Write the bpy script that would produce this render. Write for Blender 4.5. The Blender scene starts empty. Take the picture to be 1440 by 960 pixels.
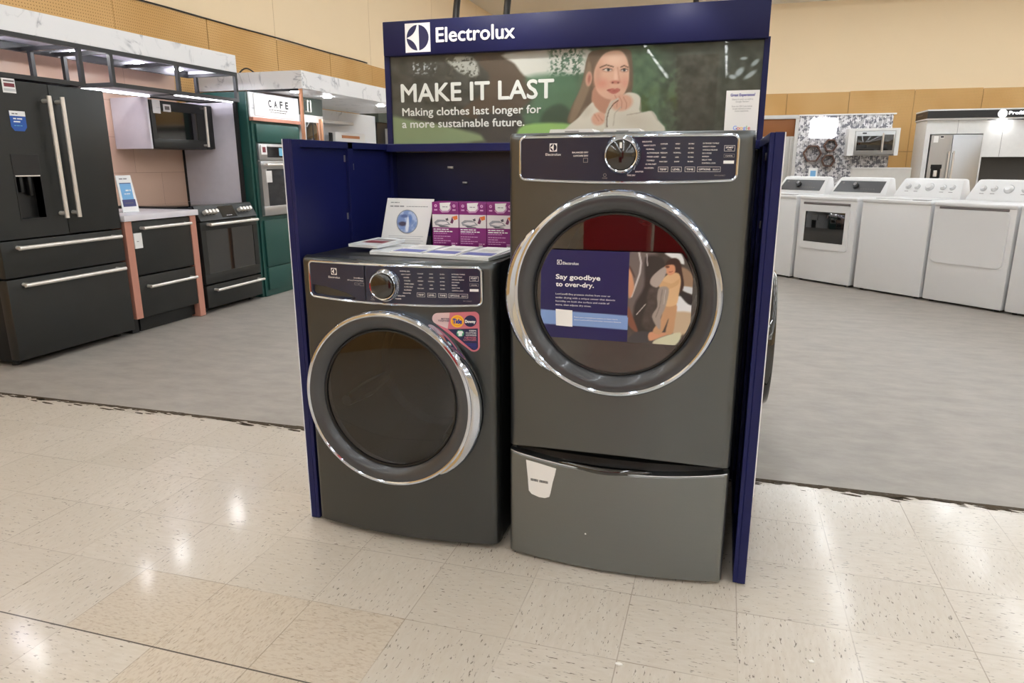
import bpy, bmesh, math, random
import numpy as np
from math import sin, cos, pi, sqrt, radians
from mathutils import Vector, Matrix

S = bpy.context.scene
COL = S.collection
random.seed(7)

# ------------------------------------------------------------------ camera
CF, CYAW, CPITCH, CROLL = 988.53, -0.290704, 0.247463, -0.002162
CPOS = (2.02234, -1.60460, 1.26983)
def cam_axes():
    cy, sy, cp, sp = cos(CYAW), sin(CYAW), cos(CPITCH), sin(CPITCH)
    fwd = Vector((sy*cp, cy*cp, -sp)); right = Vector((cy, -sy, 0)); up = right.cross(fwd)
    cr, sr = cos(CROLL), sin(CROLL)
    return cr*right + sr*up, -sr*right + cr*up, fwd
_r, _u, _f = cam_axes()
cd = bpy.data.cameras.new('camera'); co = bpy.data.objects.new('camera', cd); COL.objects.link(co)
cd.sensor_width = 36; cd.lens = CF*36/1440; cd.clip_start = .02; cd.clip_end = 200
M = Matrix(((_r.x, _u.x, -_f.x, CPOS[0]), (_r.y, _u.y, -_f.y, CPOS[1]), (_r.z, _u.z, -_f.z, CPOS[2]), (0, 0, 0, 1)))
co.matrix_world = M
S.camera = co

# ------------------------------------------------------------------ view, world
S.view_settings.view_transform = 'Standard'
S.view_settings.look = 'None'
S.view_settings.gamma = 1
S.view_settings.use_curve_mapping = False
S.view_settings.exposure = 0.2
S.cycles.use_denoising = True
S.cycles.max_bounces = 8
STRIP = 36.0        # ceiling strip light radiance
w = bpy.data.worlds.new('world'); S.world = w; w.use_nodes = True
w.node_tree.nodes['Background'].inputs[0].default_value = (.9, .92, 1, 1)
w.node_tree.nodes['Background'].inputs[1].default_value = .3

# ------------------------------------------------------------------ materials
def s2l(v):
    v = v/255.
    return v/12.92 if v <= .04045 else ((v+.055)/1.055)**2.4
def C(r, g, b): return (s2l(r), s2l(g), s2l(b), 1)
def new_mat(name):
    m = bpy.data.materials.new(name); m.use_nodes = True
    return m, m.node_tree.nodes, m.node_tree.links, m.node_tree.nodes['Principled BSDF']
def mat(name, col, rough=.5, metal=0., coat=0., var=.06, scale=14., spec=.5, bump=0., stretch=None):
    """principled with a procedural noise that varies colour and roughness a little"""
    m, N, L, P = new_mat(name)
    tc = N.new('ShaderNodeTexCoord'); no = N.new('ShaderNodeTexNoise'); no.inputs['Scale'].default_value = scale
    no.inputs['Detail'].default_value = 4
    if stretch:
        mp = N.new('ShaderNodeMapping'); mp.inputs['Scale'].default_value = stretch
        L.new(tc.outputs['Object'], mp.inputs[0]); L.new(mp.outputs[0], no.inputs['Vector'])
    else: L.new(tc.outputs['Object'], no.inputs['Vector'])
    rmp = N.new('ShaderNodeMapRange'); rmp.inputs['To Min'].default_value = 1-var; rmp.inputs['To Max'].default_value = 1+var
    L.new(no.outputs[0], rmp.inputs[0])
    mx = N.new('ShaderNodeVectorMath'); mx.operation = 'SCALE'; mx.inputs[0].default_value = col[:3]
    L.new(rmp.outputs[0], mx.inputs['Scale']); L.new(mx.outputs[0], P.inputs['Base Color'])
    rr = N.new('ShaderNodeMapRange'); rr.inputs['To Min'].default_value = max(0, rough*(1-var*2)); rr.inputs['To Max'].default_value = rough*(1+var*2)
    L.new(no.outputs[0], rr.inputs[0]); L.new(rr.outputs[0], P.inputs['Roughness'])
    P.inputs['Metallic'].default_value = metal; P.inputs['Coat Weight'].default_value = coat
    P.inputs['Coat Roughness'].default_value = .05; P.inputs['Specular IOR Level'].default_value = spec
    if bump:
        b = N.new('ShaderNodeBump'); b.inputs['Strength'].default_value = bump; b.inputs['Distance'].default_value = .01
        L.new(no.outputs[0], b.inputs['Height']); L.new(b.outputs[0], P.inputs['Normal'])
    return m
def emit(name, col, st):
    m, N, L, P = new_mat(name)
    P.inputs['Base Color'].default_value = (.8, .8, .8, 1)
    P.inputs['Emission Color'].default_value = col; P.inputs['Emission Strength'].default_value = st
    return m
def print_mat(name, rough=.45, coat=0.):
    m, N, L, P = new_mat(name)
    a = N.new('ShaderNodeVertexColor'); a.layer_name = 'ink'
    L.new(a.outputs[0], P.inputs['Base Color']); P.inputs['Roughness'].default_value = rough
    P.inputs['Coat Weight'].default_value = coat; P.inputs['Coat Roughness'].default_value = .03
    return m
def glass_mat(name, tint, ior=1.5, rough=.02):
    m, N, L, P = new_mat(name); N.remove(P)
    out = N['Material Output']
    t = N.new('ShaderNodeBsdfTransparent'); t.inputs[0].default_value = tint
    g = N.new('ShaderNodeBsdfGlossy'); g.inputs['Roughness'].default_value = rough; g.inputs[0].default_value = (1, 1, 1, 1)
    fr = N.new('ShaderNodeFresnel'); fr.inputs[0].default_value = ior
    mx = N.new('ShaderNodeMixShader'); gm = N.new('ShaderNodeNewGeometry'); bk = N.new('ShaderNodeMath'); bk.operation = 'MULTIPLY'; iv = N.new('ShaderNodeMath'); iv.operation = 'SUBTRACT'; iv.inputs[0].default_value = 1
    L.new(gm.outputs['Backfacing'], iv.inputs[1]); L.new(fr.outputs[0], bk.inputs[0]); L.new(iv.outputs[0], bk.inputs[1]); L.new(bk.outputs[0], mx.inputs[0]); L.new(t.outputs[0], mx.inputs[1]); L.new(g.outputs[0], mx.inputs[2])
    L.new(mx.outputs[0], out.inputs[0])
    return m
def marble(name, base=C(238, 238, 240), vein=C(176, 178, 184), scale=2.2):
    m, N, L, P = new_mat(name)
    tc = N.new('ShaderNodeTexCoord')
    n1 = N.new('ShaderNodeTexNoise'); n1.inputs['Scale'].default_value = scale; n1.inputs['Detail'].default_value = 6; n1.inputs['Distortion'].default_value = 1.4
    L.new(tc.outputs['Object'], n1.inputs['Vector'])
    s = N.new('ShaderNodeMath'); s.operation = 'SUBTRACT'; s.inputs[1].default_value = .5; L.new(n1.outputs[0], s.inputs[0])
    a = N.new('ShaderNodeMath'); a.operation = 'ABSOLUTE'; L.new(s.outputs[0], a.inputs[0])
    r = N.new('ShaderNodeValToRGB'); r.color_ramp.elements[0].position = 0; r.color_ramp.elements[0].color = vein
    r.color_ramp.elements[1].position = .035; r.color_ramp.elements[1].color = base
    e = r.color_ramp.elements.new(.012); e.color = [(x+y*2)/3 for x, y in zip(vein, base)]
    n2 = N.new('ShaderNodeTexNoise'); n2.inputs['Scale'].default_value = scale*1.7; n2.inputs['Detail'].default_value = 3; L.new(tc.outputs['Object'], n2.inputs['Vector'])
    br = N.new('ShaderNodeMapRange'); br.inputs[1].default_value = .42; br.inputs[2].default_value = .62; L.new(n2.outputs[0], br.inputs[0])
    ad = N.new('ShaderNodeMath'); ad.operation = 'MULTIPLY_ADD'; ad.inputs[1].default_value = .06; L.new(br.outputs[0], ad.inputs[0]); L.new(a.outputs[0], ad.inputs[2])
    L.new(ad.outputs[0], r.inputs[0]); L.new(r.outputs[0], P.inputs['Base Color']); P.inputs['Roughness'].default_value = .4
    return m
MT = {}
def mk(k, *a, **kw): MT[k] = mat(k, *a, **kw)
mk('titanium', C(96, 99, 100), .36, .9, coat=.2, var=.03, scale=3)
mk('titanium_dark', C(80, 82, 82), .36, .9, coat=.2, var=.03, scale=3)
mk('titanium_drawer', C(124, 127, 127), .34, .9, var=.03, scale=60, stretch=(.15, 1, 6))
mk('cabinet_dark', C(40, 40, 39), .4, .3)
mk('chrome', C(208, 217, 232), .07, 1, var=.02)
mk('ring_grey', C(66, 68, 72), .3, .25, coat=.3, var=.02)
mk('seal_black', C(12, 12, 13), .35)
mk('panel_black', C(33, 39, 62), .2, .0, coat=.3, var=.02)
mk('knob_black', C(18, 18, 20), .12, 0, coat=1)
mk('drum', C(70, 70, 72), .4, .8, var=.05)
mk('navy', C(20, 25, 78), .42, var=.04, spec=.3)
mk('navy_header', C(22, 25, 70), .5, var=.03, spec=.25)
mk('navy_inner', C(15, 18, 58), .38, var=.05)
mk('white_edge', C(232, 232, 236), .4)
mk('ink_white', C(240, 240, 240), .5, var=.01)
mk('ink_grey', C(150, 150, 152), .5, var=.01)
mk('ink_dark', C(30, 30, 34), .5, var=.01)
mk('ink_navy', C(30, 32, 76), .5, var=.01)
mk('paper', C(240, 239, 238), .6, var=.02)
mk('acrylic', C(226, 230, 232), .15, var=.02)
mk('slate', C(52, 53, 52), .42, .55, var=.05)
mk('slate_dark', C(36, 37, 37), .42, .5, var=.05)
mk('black', C(20, 20, 21), .4)
mk('black_gloss', C(14, 14, 15), .06, coat=1)
mk('handle_steel', C(232, 227, 220), .32, .6)
mk('steel', C(186, 187, 189), .32, .9, var=.03, scale=40, stretch=(1, 1, .05))
mk('copper', C(201, 142, 124), .4, .25)
mk('copper_post', C(214, 160, 128), .3, .7)
mk('frame_black', C(44, 44, 45), .45, .2)
mk('lilac_white', C(222, 218, 226), .5)
mk('soffit_under', C(205, 203, 212), .6)
mk('counter_white', C(224, 220, 226), .3)
mk('green', C(28, 74, 68), .42, var=.04)
mk('green_dark', C(66, 78, 72), .5, var=.05)
mk('white_enamel', C(226, 226, 227), .28, 0, coat=.2, var=.01)
mk('white_matte', C(225, 224, 222), .5)
mk('console_grey', C(84, 84, 86), .3, .4)
mk('brown', C(146, 90, 44), .6)
mk('light_grey', C(205, 202, 197), .5)
mk('dark_backsplash', C(66, 64, 61), .5)
mk('purple', C(128, 24, 112), .4)
mk('red', C(190, 28, 36), .45)
mk('blue_sticker', C(28, 84, 168), .4)
mk('display_blue', C(120, 180, 210), .2)
mk('cream_wall', C(247, 224, 188), .75, var=.02, scale=1.5)
mk('ceiling', C(242, 240, 234), .8, var=.02)
mk('wood_hex', C(92, 62, 48), .5)
mk('yellow', C(248, 190, 50), .5)
mk('tide_orange', C(238, 150, 30), .5)
mk('tide_blue', C(40, 50, 150), .5)
mk('downy_navy', C(28, 30, 72), .5)
mk('sticker_green', C(70, 160, 120), .5)
mk('grime', C(66, 54, 38), .9, var=.5, scale=60)
mk('debris', C(235, 232, 226), .7)
MT['marble'] = marble('marble')
MT['marble_big'] = marble('marble_big', C(236, 238, 242), C(176, 180, 188), 1.3)
MT['strip'] = emit('strip', (.90, .955, 1, 1), STRIP)
MT['downlight'] = emit('downlight', (.97, .98, 1, 1), 130)
MT['downlight_fill'] = emit('downlight_fill', (.90, .88, 1, 1), 85)
MT['fill_cool'] = emit('fill_cool', (.92, .90, 1, 1), 7)
MT['glow_white'] = emit('glow_white', (.97, .98, 1, 1), .12)
MT['lit_sign'] = emit('lit_sign', (.97, .98, 1, 1), 1.8)
MT['print'] = print_mat('print')
MT['print_gloss'] = print_mat('print_gloss', .35, .1)
MT['door_glass'] = glass_mat('door_glass', (.34, .34, .37, 1), 1.6)
MT['door_glass_clear'] = glass_mat('door_glass_clear', (.6, .6, .61, 1), 2.1)
MT['cover_glass'] = glass_mat('cover_glass', (.96, .97, .96, 1), 1.33)
MT['oven_glass'] = glass_mat('oven_glass', (.12, .12, .12, 1), 1.5)

def wall_mat():
    """cream upper wall, tan perforated board band with seams below"""
    m, N, L, P = new_mat('pegboard')
    g = N.new('ShaderNodeNewGeometry'); sp = N.new('ShaderNodeSeparateXYZ'); L.new(g.outputs['Position'], sp.inputs[0])
    def math(op, a, b=None):
        n = N.new('ShaderNodeMath'); n.operation = op
        for i, v in enumerate((a, b)):
            if v is None: continue
            if isinstance(v, (int, float)): n.inputs[i].default_value = v
            else: L.new(v, n.inputs[i])
        return n.outputs[0]
    u = math('ADD', sp.outputs[0], sp.outputs[1])
    fu = math('ABSOLUTE', math('SUBTRACT', math('FRACT', math('MULTIPLY', u, 39.37)), .5))
    fz = math('ABSOLUTE', math('SUBTRACT', math('FRACT', math('MULTIPLY', sp.outputs[2], 39.37)), .5))
    d = math('SQRT', math('ADD', math('MULTIPLY', fu, fu), math('MULTIPLY', fz, fz)))
    hole = math('LESS_THAN', d, .17)
    no = N.new('ShaderNodeTexNoise'); no.inputs['Scale'].default_value = 1.1; L.new(g.outputs['Position'], no.inputs['Vector'])
    r = N.new('ShaderNodeValToRGB'); r.color_ramp.elements[0].color = C(208, 162, 96); r.color_ramp.elements[1].color = C(222, 180, 118)
    r.color_ramp.elements[0].position = .35; r.color_ramp.elements[1].position = .65
    L.new(no.outputs[0], r.inputs[0])
    mx = N.new('ShaderNodeMix'); mx.data_type = 'RGBA'; L.new(hole, mx.inputs[0]); L.new(r.outputs[0], mx.inputs[6]); mx.inputs[7].default_value = C(150, 104, 52)
    L.new(mx.outputs[2], P.inputs['Base Color']); P.inputs['Roughness'].default_value = .65
    return m
MT['pegboard'] = wall_mat()

def floor_mats():
    T = .3048
    m, N, L, P = new_mat('vinyl_tile')
    def math(op, a, b=None, c=None):
        n = N.new('ShaderNodeMath'); n.operation = op
        for i, v in enumerate((a, b, c)):
            if v is None: continue
            if isinstance(v, (int, float)): n.inputs[i].default_value = v
            else: L.new(v, n.inputs[i])
        return n.outputs[0]
    def mixc(f, a, b, mode='MIX'):
        n = N.new('ShaderNodeMix'); n.data_type = 'RGBA'; n.blend_type = mode
        for i, v in ((0, f), (6, a), (7, b)):
            if isinstance(v, (int, float)): n.inputs[i].default_value = v
            elif isinstance(v, tuple): n.inputs[i].default_value = v
            else: L.new(v, n.inputs[i])
        return n.outputs[2]
    g = N.new('ShaderNodeNewGeometry'); sp = N.new('ShaderNodeSeparateXYZ'); L.new(g.outputs['Position'], sp.inputs[0])
    x, y = sp.outputs[0], sp.outputs[1]
    xs, ys = math('DIVIDE', x, T), math('DIVIDE', y, T)
    ix, iy = math('FLOOR', xs), math('FLOOR', ys)
    cell = N.new('ShaderNodeCombineXYZ'); L.new(ix, cell.inputs[0]); L.new(iy, cell.inputs[1])
    wn = N.new('ShaderNodeTexWhiteNoise'); L.new(cell.outputs[0], wn.inputs['Vector'])
    rnd = wn.outputs['Value']
    par = math('GREATER_THAN', math('FRACT', math('MULTIPLY', math('ADD', math('ADD', ix, iy), .25), .5)), .5)
    flip = math('GREATER_THAN', math('ABSOLUTE', math('SUBTRACT', par, math('GREATER_THAN', rnd, .8))), .5)
    # streak direction alternates tile by tile
    def streak(sc_a, sc_b, off):
        ca = N.new('ShaderNodeCombineXYZ'); L.new(math('MULTIPLY', x, sc_a), ca.inputs[0]); L.new(math('MULTIPLY', y, sc_b), ca.inputs[1]); L.new(math('ADD', math('MULTIPLY', rnd, 40), off), ca.inputs[2])
        cb = N.new('ShaderNodeCombineXYZ'); L.new(math('MULTIPLY', x, sc_b), cb.inputs[0]); L.new(math('MULTIPLY', y, sc_a), cb.inputs[1]); L.new(math('ADD', math('MULTIPLY', rnd, 40), off), cb.inputs[2])
        v = N.new('ShaderNodeMix'); v.data_type = 'VECTOR'; L.new(flip, v.inputs[0]); L.new(ca.outputs[0], v.inputs[4]); L.new(cb.outputs[0], v.inputs[5])
        n = N.new('ShaderNodeTexNoise'); n.inputs['Scale'].default_value = 1; n.inputs['Detail'].default_value = 2.5; n.inputs['Roughness'].default_value = .55
        L.new(v.outputs[1], n.inputs['Vector']); return n.outputs[0]
    n1 = streak(46, 170, 0); n2 = streak(24, 95, 7); n3 = streak(55, 130, 13)
    base = mixc(rnd, C(203, 194, 181), C(213, 204, 192))
    soft = N.new('ShaderNodeMapRange'); soft.inputs[1].default_value = .35; soft.inputs[2].default_value = .7; L.new(n2, soft.inputs[0])
    base = mixc(math('MULTIPLY', soft.outputs[0], .4), base, C(190, 176, 158))
    fl = N.new('ShaderNodeMapRange'); fl.inputs[1].default_value = .63; fl.inputs[2].default_value = .70; L.new(n1, fl.inputs[0])
    base = mixc(math('MULTIPLY', fl.outputs[0], .9), base, C(98, 86, 72))
    # warmer, densely flecked replacement tiles
    tan = mixc(rnd, C(202, 189, 171), C(208, 195, 178))
    t2 = N.new('ShaderNodeMapRange'); t2.inputs[1].default_value = .48; t2.inputs[2].default_value = .62; L.new(n3, t2.inputs[0])
    tan = mixc(math('MULTIPLY', t2.outputs[0], .38), tan, C(172, 150, 126))
    t3 = N.new('ShaderNodeMapRange'); t3.inputs[1].default_value = .6; t3.inputs[2].default_value = .7; L.new(n1, t3.inputs[0])
    tan = mixc(math('MULTIPLY', t3.outputs[0], .55), tan, C(120, 98, 76))
    rowa = math('COMPARE', iy, -1, .1); ina = math('MULTIPLY', math('GREATER_THAN', xs, 1), math('LESS_THAN', xs, 4))
    rowb = math('COMPARE', iy, -2, .1); inb = math('MULTIPLY', math('GREATER_THAN', xs, 2), math('LESS_THAN', xs, 4))
    msk = math('MAXIMUM', math('MULTIPLY', rowa, ina), math('MULTIPLY', rowb, inb))
    base = mixc(msk, base, tan)
    # joints
    fx, fy = math('FRACT', xs), math('FRACT', ys)
    ex = math('MINIMUM', fx, math('SUBTRACT', 1, fx)); ey = math('MINIMUM', fy, math('SUBTRACT', 1, fy))
    e = math('MINIMUM', ex, ey)
    nb = N.new('ShaderNodeTexNoise'); nb.inputs['Scale'].default_value = 3; L.new(g.outputs['Position'], nb.inputs['Vector'])
    jl = N.new('ShaderNodeMapRange'); jl.inputs[1].default_value = .0025; jl.inputs[2].default_value = .007; jl.inputs[3].default_value = 1; jl.inputs[4].default_value = 0; L.new(e, jl.inputs[0])
    jv = N.new('ShaderNodeMapRange'); jv.inputs[1].default_value = .35; jv.inputs[2].default_value = .65; jv.inputs[3].default_value = .1; jv.inputs[4].default_value = .75; L.new(nb.outputs[0], jv.inputs[0])
    base = mixc(math('MULTIPLY', jl.outputs[0], jv.outputs[0]), base, C(128, 112, 94))
    # one open black joint
    dj = math('MULTIPLY', math('LESS_THAN', math('ABSOLUTE', math('SUBTRACT', ys, -1)), .008), math('LESS_THAN', xs, 3.7))
    base = mixc(dj, base, C(52, 42, 32))
    # wear and scuffs
    nw = N.new('ShaderNodeTexNoise'); nw.inputs['Scale'].default_value = 1.3; nw.inputs['Detail'].default_value = 5; L.new(g.outputs['Position'], nw.inputs['Vector'])
    wr = N.new('ShaderNodeMapRange'); wr.inputs[1].default_value = .3; wr.inputs[2].default_value = .9; L.new(nw.outputs[0], wr.inputs[0])
    base = mixc(math('MULTIPLY', wr.outputs[0], .2), base, C(186, 172, 152))
    L.new(base, P.inputs['Base Color'])
    rg = N.new('ShaderNodeMapRange'); rg.inputs[3].default_value = .30; rg.inputs[4].default_value = .40; L.new(nw.outputs[0], rg.inputs[0])
    L.new(rg.outputs[0], P.inputs['Roughness'])
    P.inputs['Coat Weight'].default_value = .45; P.inputs['Coat Roughness'].default_value = .13
    MT['vinyl_tile'] = m
    m, N, L, P = new_mat('bare_concrete')
    g = N.new('ShaderNodeNewGeometry')
    mp = N.new('ShaderNodeMapping'); mp.inputs['Scale'].default_value = (3.0, 6.0, 1); L.new(g.outputs['Position'], mp.inputs[0])
    n = N.new('ShaderNodeTexNoise'); n.inputs['Scale'].default_value = 1.5; n.inputs['Detail'].default_value = 14; n.inputs['Roughness'].default_value = .68; L.new(mp.outputs[0], n.inputs['Vector'])
    r = N.new('ShaderNodeValToRGB'); r.color_ramp.elements[0].position = .33; r.color_ramp.elements[0].color = C(146, 140, 133)
    r.color_ramp.elements[1].position = .66; r.color_ramp.elements[1].color = C(165, 158, 150)
    L.new(n.outputs[0], r.inputs[0]); L.new(r.outputs[0], P.inputs['Base Color']); P.inputs['Roughness'].default_value = .5
    MT['bare_concrete'] = m
floor_mats()
def tile_mat():
    m, N, L, P = new_mat('pink_tile')
    tc = N.new('ShaderNodeTexCoord')
    mp = N.new('ShaderNodeMapping'); mp.inputs['Rotation'].default_value = (radians(90), 0, 0)
    L.new(tc.outputs['Object'], mp.inputs[0])
    b = N.new('ShaderNodeTexBrick'); b.inputs['Scale'].default_value = 1; b.inputs['Brick Width'].default_value = .6; b.inputs['Row Height'].default_value = .3
    b.inputs['Mortar Size'].default_value = .002; b.inputs['Color1'].default_value = C(228, 194, 172); b.inputs['Color2'].default_value = C(222, 186, 165); b.inputs['Mortar'].default_value = C(190, 150, 132)
    L.new(mp.outputs[0], b.inputs['Vector']); L.new(b.outputs[0], P.inputs['Base Color']); P.inputs['Roughness'].default_value = .3
    MT['pink_tile'] = m
    m, N, L, P = new_mat('patterned_wall')
    tc = N.new('ShaderNodeTexCoord')
    v = N.new('ShaderNodeTexVoronoi'); v.inputs['Scale'].default_value = 26; v.distance = 'MANHATTAN'; v.inputs['Randomness'].default_value = .75
    L.new(tc.outputs['Object'], v.inputs['Vector'])
    bw = N.new('ShaderNodeSeparateColor'); L.new(v.outputs['Color'], bw.inputs[0])
    r = N.new('ShaderNodeValToRGB'); r.color_ramp.interpolation = 'CONSTANT'
    r.color_ramp.elements[0].color = C(112, 112, 120); r.color_ramp.elements[1].position = .35; r.color_ramp.elements[1].color = C(176, 174, 176)
    e = r.color_ramp.elements.new(.65); e.color = C(222, 220, 222)
    L.new(bw.outputs[0], r.inputs[0]); L.new(r.outputs[0], P.inputs['Base Color']); P.inputs['Roughness'].default_value = .5
    MT['patterned_wall'] = m
tile_mat()

# ------------------------------------------------------------------ mesh helpers
FONTCACHE = {}
class MB:
    def __init__(s): s.v = []; s.f = []; s.m = []
    def _add(s, vs, fs, mi=0):
        o = len(s.v); s.v += [tuple(v) for v in vs]; s.f += [tuple(i+o for i in f) for f in fs]; s.m += [mi]*len(fs); return s
    def box(s, x0, x1, y0, y1, z0, z1, b=0, mi=0, seg=2):
        bm = bmesh.new(); bmesh.ops.create_cube(bm, size=1)
        for v in bm.verts: v.co = Vector(((x0+x1)/2+v.co.x*(x1-x0), (y0+y1)/2+v.co.y*(y1-y0), (z0+z1)/2+v.co.z*(z1-z0)))
        if b:
            b = min(b, .49*min(abs(x1-x0), abs(y1-y0), abs(z1-z0)))
            bmesh.ops.bevel(bm, geom=bm.edges[:], offset=b, segments=seg, profile=.5, affect='EDGES')
        return s.bm(bm, mi)
    def bm(s, bm, mi=0):
        bm.verts.index_update(); bmesh.ops.recalc_face_normals(bm, faces=bm.faces[:])
        s._add([v.co[:] for v in bm.verts], [[v.index for v in f.verts] for f in bm.faces], mi); bm.free(); return s
    def tube(s, path, r, n=10, closed=False, mi=0, cap=True):
        P = [Vector(p) for p in path]; k = len(P); vs = []; fs = []
        up = Vector((0, 0, 1)); prev = None
        for i, p in enumerate(P):
            a = P[(i-1) % k] if (closed or i > 0) else p; b = P[(i+1) % k] if (closed or i < k-1) else p
            t = (b-a).normalized()
            if prev is None:
                ref = up if abs(t.dot(up)) < .9 else Vector((1, 0, 0))
                e1 = t.cross(ref).normalized()
            else: e1 = (prev-t*prev.dot(t)).normalized()
            prev = e1; e2 = t.cross(e1)
            ri = r[i] if isinstance(r, (list, tuple)) else r
            vs += [p+ri*(cos(2*pi*j/n)*e1+sin(2*pi*j/n)*e2) for j in range(n)]
        for i in range(k if closed else k-1):
            i2 = (i+1) % k
            fs += [(i*n+j, i2*n+j, i2*n+(j+1) % n, i*n+(j+1) % n) for j in range(n)]
        if not closed and cap: fs += [tuple(range(n)), tuple(reversed(range((k-1)*n, k*n)))]
        return s._add(vs, fs, mi)
    def cyl(s, p0, p1, r, n=28, mi=0, r2=None):
        return s.tube([p0, p1], [r, r if r2 is None else r2], n, mi=mi)
    def lathe(s, prof, c, axis=(0, -1, 0), n=64, mi=0, closed=False, a0=0, a1=2*pi):
        """prof: (radius, height along axis)"""
        A = Vector(axis).normalized(); ref = Vector((0, 0, 1)) if abs(A.z) < .9 else Vector((1, 0, 0))
        e1 = A.cross(ref).normalized(); e2 = A.cross(e1); c = Vector(c); k = len(prof); vs = []; fs = []
        full = abs(a1-a0-2*pi) < 1e-6; m = n if full else n+1
        for j in range(m):
            th = a0+(a1-a0)*j/n; d = cos(th)*e1+sin(th)*e2
            vs += [c+A*h+d*r for r, h in prof]
        for j in range(n):
            j2 = (j+1) % m
            for i in range(k-1 if not closed else k):
                i2 = (i+1) % k
                fs.append((j*k+i, j2*k+i, j2*k+i2, j*k+i2))
        return s._add(vs, fs, mi)
    def prism(s, pts, y0, y1, mi=0):
        """polygon in x,z extruded along y"""
        n = len(pts); vs = [(x, y0, z) for x, z in pts]+[(x, y1, z) for x, z in pts]
        area = sum(pts[i][0]*pts[(i+1) % n][1]-pts[(i+1) % n][0]*pts[i][1] for i in range(n))
        fs = [tuple(range(n)), tuple(reversed(range(n, 2*n)))]+[(i, i+n, (i+1) % n+n, (i+1) % n) for i in range(n)]
        if (area < 0) == (y0 < y1): fs = [tuple(reversed(f)) for f in fs]
        return s._add(vs, fs, mi)
    def flat(s, pts, y, mi=0):
        n = len(pts); area = sum(pts[i][0]*pts[(i+1) % n][1]-pts[(i+1) % n][0]*pts[i][1] for i in range(n))
        f = tuple(range(n)) if area > 0 else tuple(reversed(range(n)))
        return s._add([(x, y, z) for x, z in pts], [f], mi)
    def rect(s, x0, x1, z0, z1, y, mi=0): return s.flat([(x0, z0), (x1, z0), (x1, z1), (x0, z1)], y, mi)
    def frame(s, x0, x1, z0, z1, t, y, mi=0):
        return s.rect(x0, x1, z0, z0+t, y, mi).rect(x0, x1, z1-t, z1, y, mi).rect(x0, x0+t, z0+t, z1-t, y, mi).rect(x1-t, x1, z0+t, z1-t, y, mi)
    def disc(s, x, z, r, y, mi=0, n=28): return s.flat([(x+r*cos(2*pi*i/n), z+r*sin(2*pi*i/n)) for i in range(n)], y, mi)
    def grid(s, fn, nu, nv, mi=0):
        vs = [fn(i/nu, j/nv) for j in range(nv+1) for i in range(nu+1)]
        fs = [(j*(nu+1)+i, j*(nu+1)+i+1, (j+1)*(nu+1)+i+1, (j+1)*(nu+1)+i) for j in range(nv) for i in range(nu)]
        return s._add(vs, fs, mi)
    def text(s, t, x, z, y, h, W=None, align='L', mi=0, bold=0., depth=0.):
        """h: capital height; W: overall width of the line"""
        key = (t, depth)
        if key not in FONTCACHE:
            cu = bpy.data.curves.new('t', 'FONT'); cu.body = t; cu.size = 1; cu.resolution_u = 3; cu.extrude = depth/h*.7 if depth else 0
            o = bpy.data.objects.new('t', cu); COL.objects.link(o); dg = bpy.context.evaluated_depsgraph_get()
            me = bpy.data.meshes.new_from_object(o.evaluated_get(dg))
            FONTCACHE[key] = ([v.co[:] for v in me.vertices], [tuple(p.vertices) for p in me.polygons])
            bpy.data.objects.remove(o); bpy.data.curves.remove(cu); bpy.data.meshes.remove(me)
        vs, fs = FONTCACHE[key]
        if not vs: return s
        xs = [v[0] for v in vs]; x0, x1 = min(xs), max(xs); k = h/.70; kx = W/(x1-x0) if W else k
        ox = {'L': -x0, 'C': -(x0+x1)/2, 'R': -x1}[align]
        sh = ((0, 0),) if bold < .005 else ((-bold, 0), (bold, 0), (0, bold), (0, -bold), (0, 0))
        for i, (bx, bz) in enumerate(sh): s._add([(x+(v[0]+ox)*kx+bx*k, y-v[2]*k-.00001*i, z+v[1]*k+bz*k) for v in vs], fs, mi)
        return s
    def slice_x(s, xs):
        """cut long faces at the given x so that they can follow a curve"""
        bm = bmesh.new(); vv = [bm.verts.new(v) for v in s.v]
        for f, m in zip(s.f, s.m):
            try: bm.faces.new([vv[i] for i in f]).material_index = m
            except ValueError: pass
        for x in xs: bmesh.ops.bisect_plane(bm, geom=bm.verts[:]+bm.edges[:]+bm.faces[:], plane_co=(x, 0, 0), plane_no=(1, 0, 0), dist=1e-7)
        bm.verts.index_update(); s.v = [v.co[:] for v in bm.verts]; s.f = [tuple(v.index for v in f.verts) for f in bm.faces]; s.m = [f.material_index for f in bm.faces]; bm.free(); return s
    def xf(s, fn): s.v = [tuple(fn(*v)) for v in s.v]; return s
    def build(s, name, mats, parent=None, loc=None, smooth=True, ang=35):
        me = bpy.data.meshes.new(name); me.from_pydata(s.v, [], s.f); me.update()
        if not isinstance(mats, (list, tuple)): mats = [mats]
        for m in mats: me.materials.append(MT[m] if isinstance(m, str) else m)
        me.polygons.foreach_set('material_index', s.m)
        if smooth and len(me.polygons):
            me.shade_smooth(); me.set_sharp_from_angle(angle=radians(ang))
        o = bpy.data.objects.new(name, me); COL.objects.link(o)
        if parent is not None: o.parent = parent
        if loc is not None: o.location = loc
        return o

def tag(o, label, cat, group=None):
    o['label'] = label; o['category'] = cat
    if group: o['group'] = group
    return o
def thing(name, label, cat, loc=(0, 0, 0), rz=0, group=None):
    o = bpy.data.objects.new(name, None); COL.objects.link(o); o.empty_display_size = .1
    o.location = loc; o.rotation_euler = (0, 0, rz)
    return tag(o, label, cat, group)
def struct(name, mb, m, **k):
    o = mb.build(name, m, **k); o['kind'] = 'structure'; return o
def copy_tree(o, parent=None):
    c = o.copy(); COL.objects.link(c); c.parent = parent
    for ch in list(o.children): copy_tree(ch, c)
    return c

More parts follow.
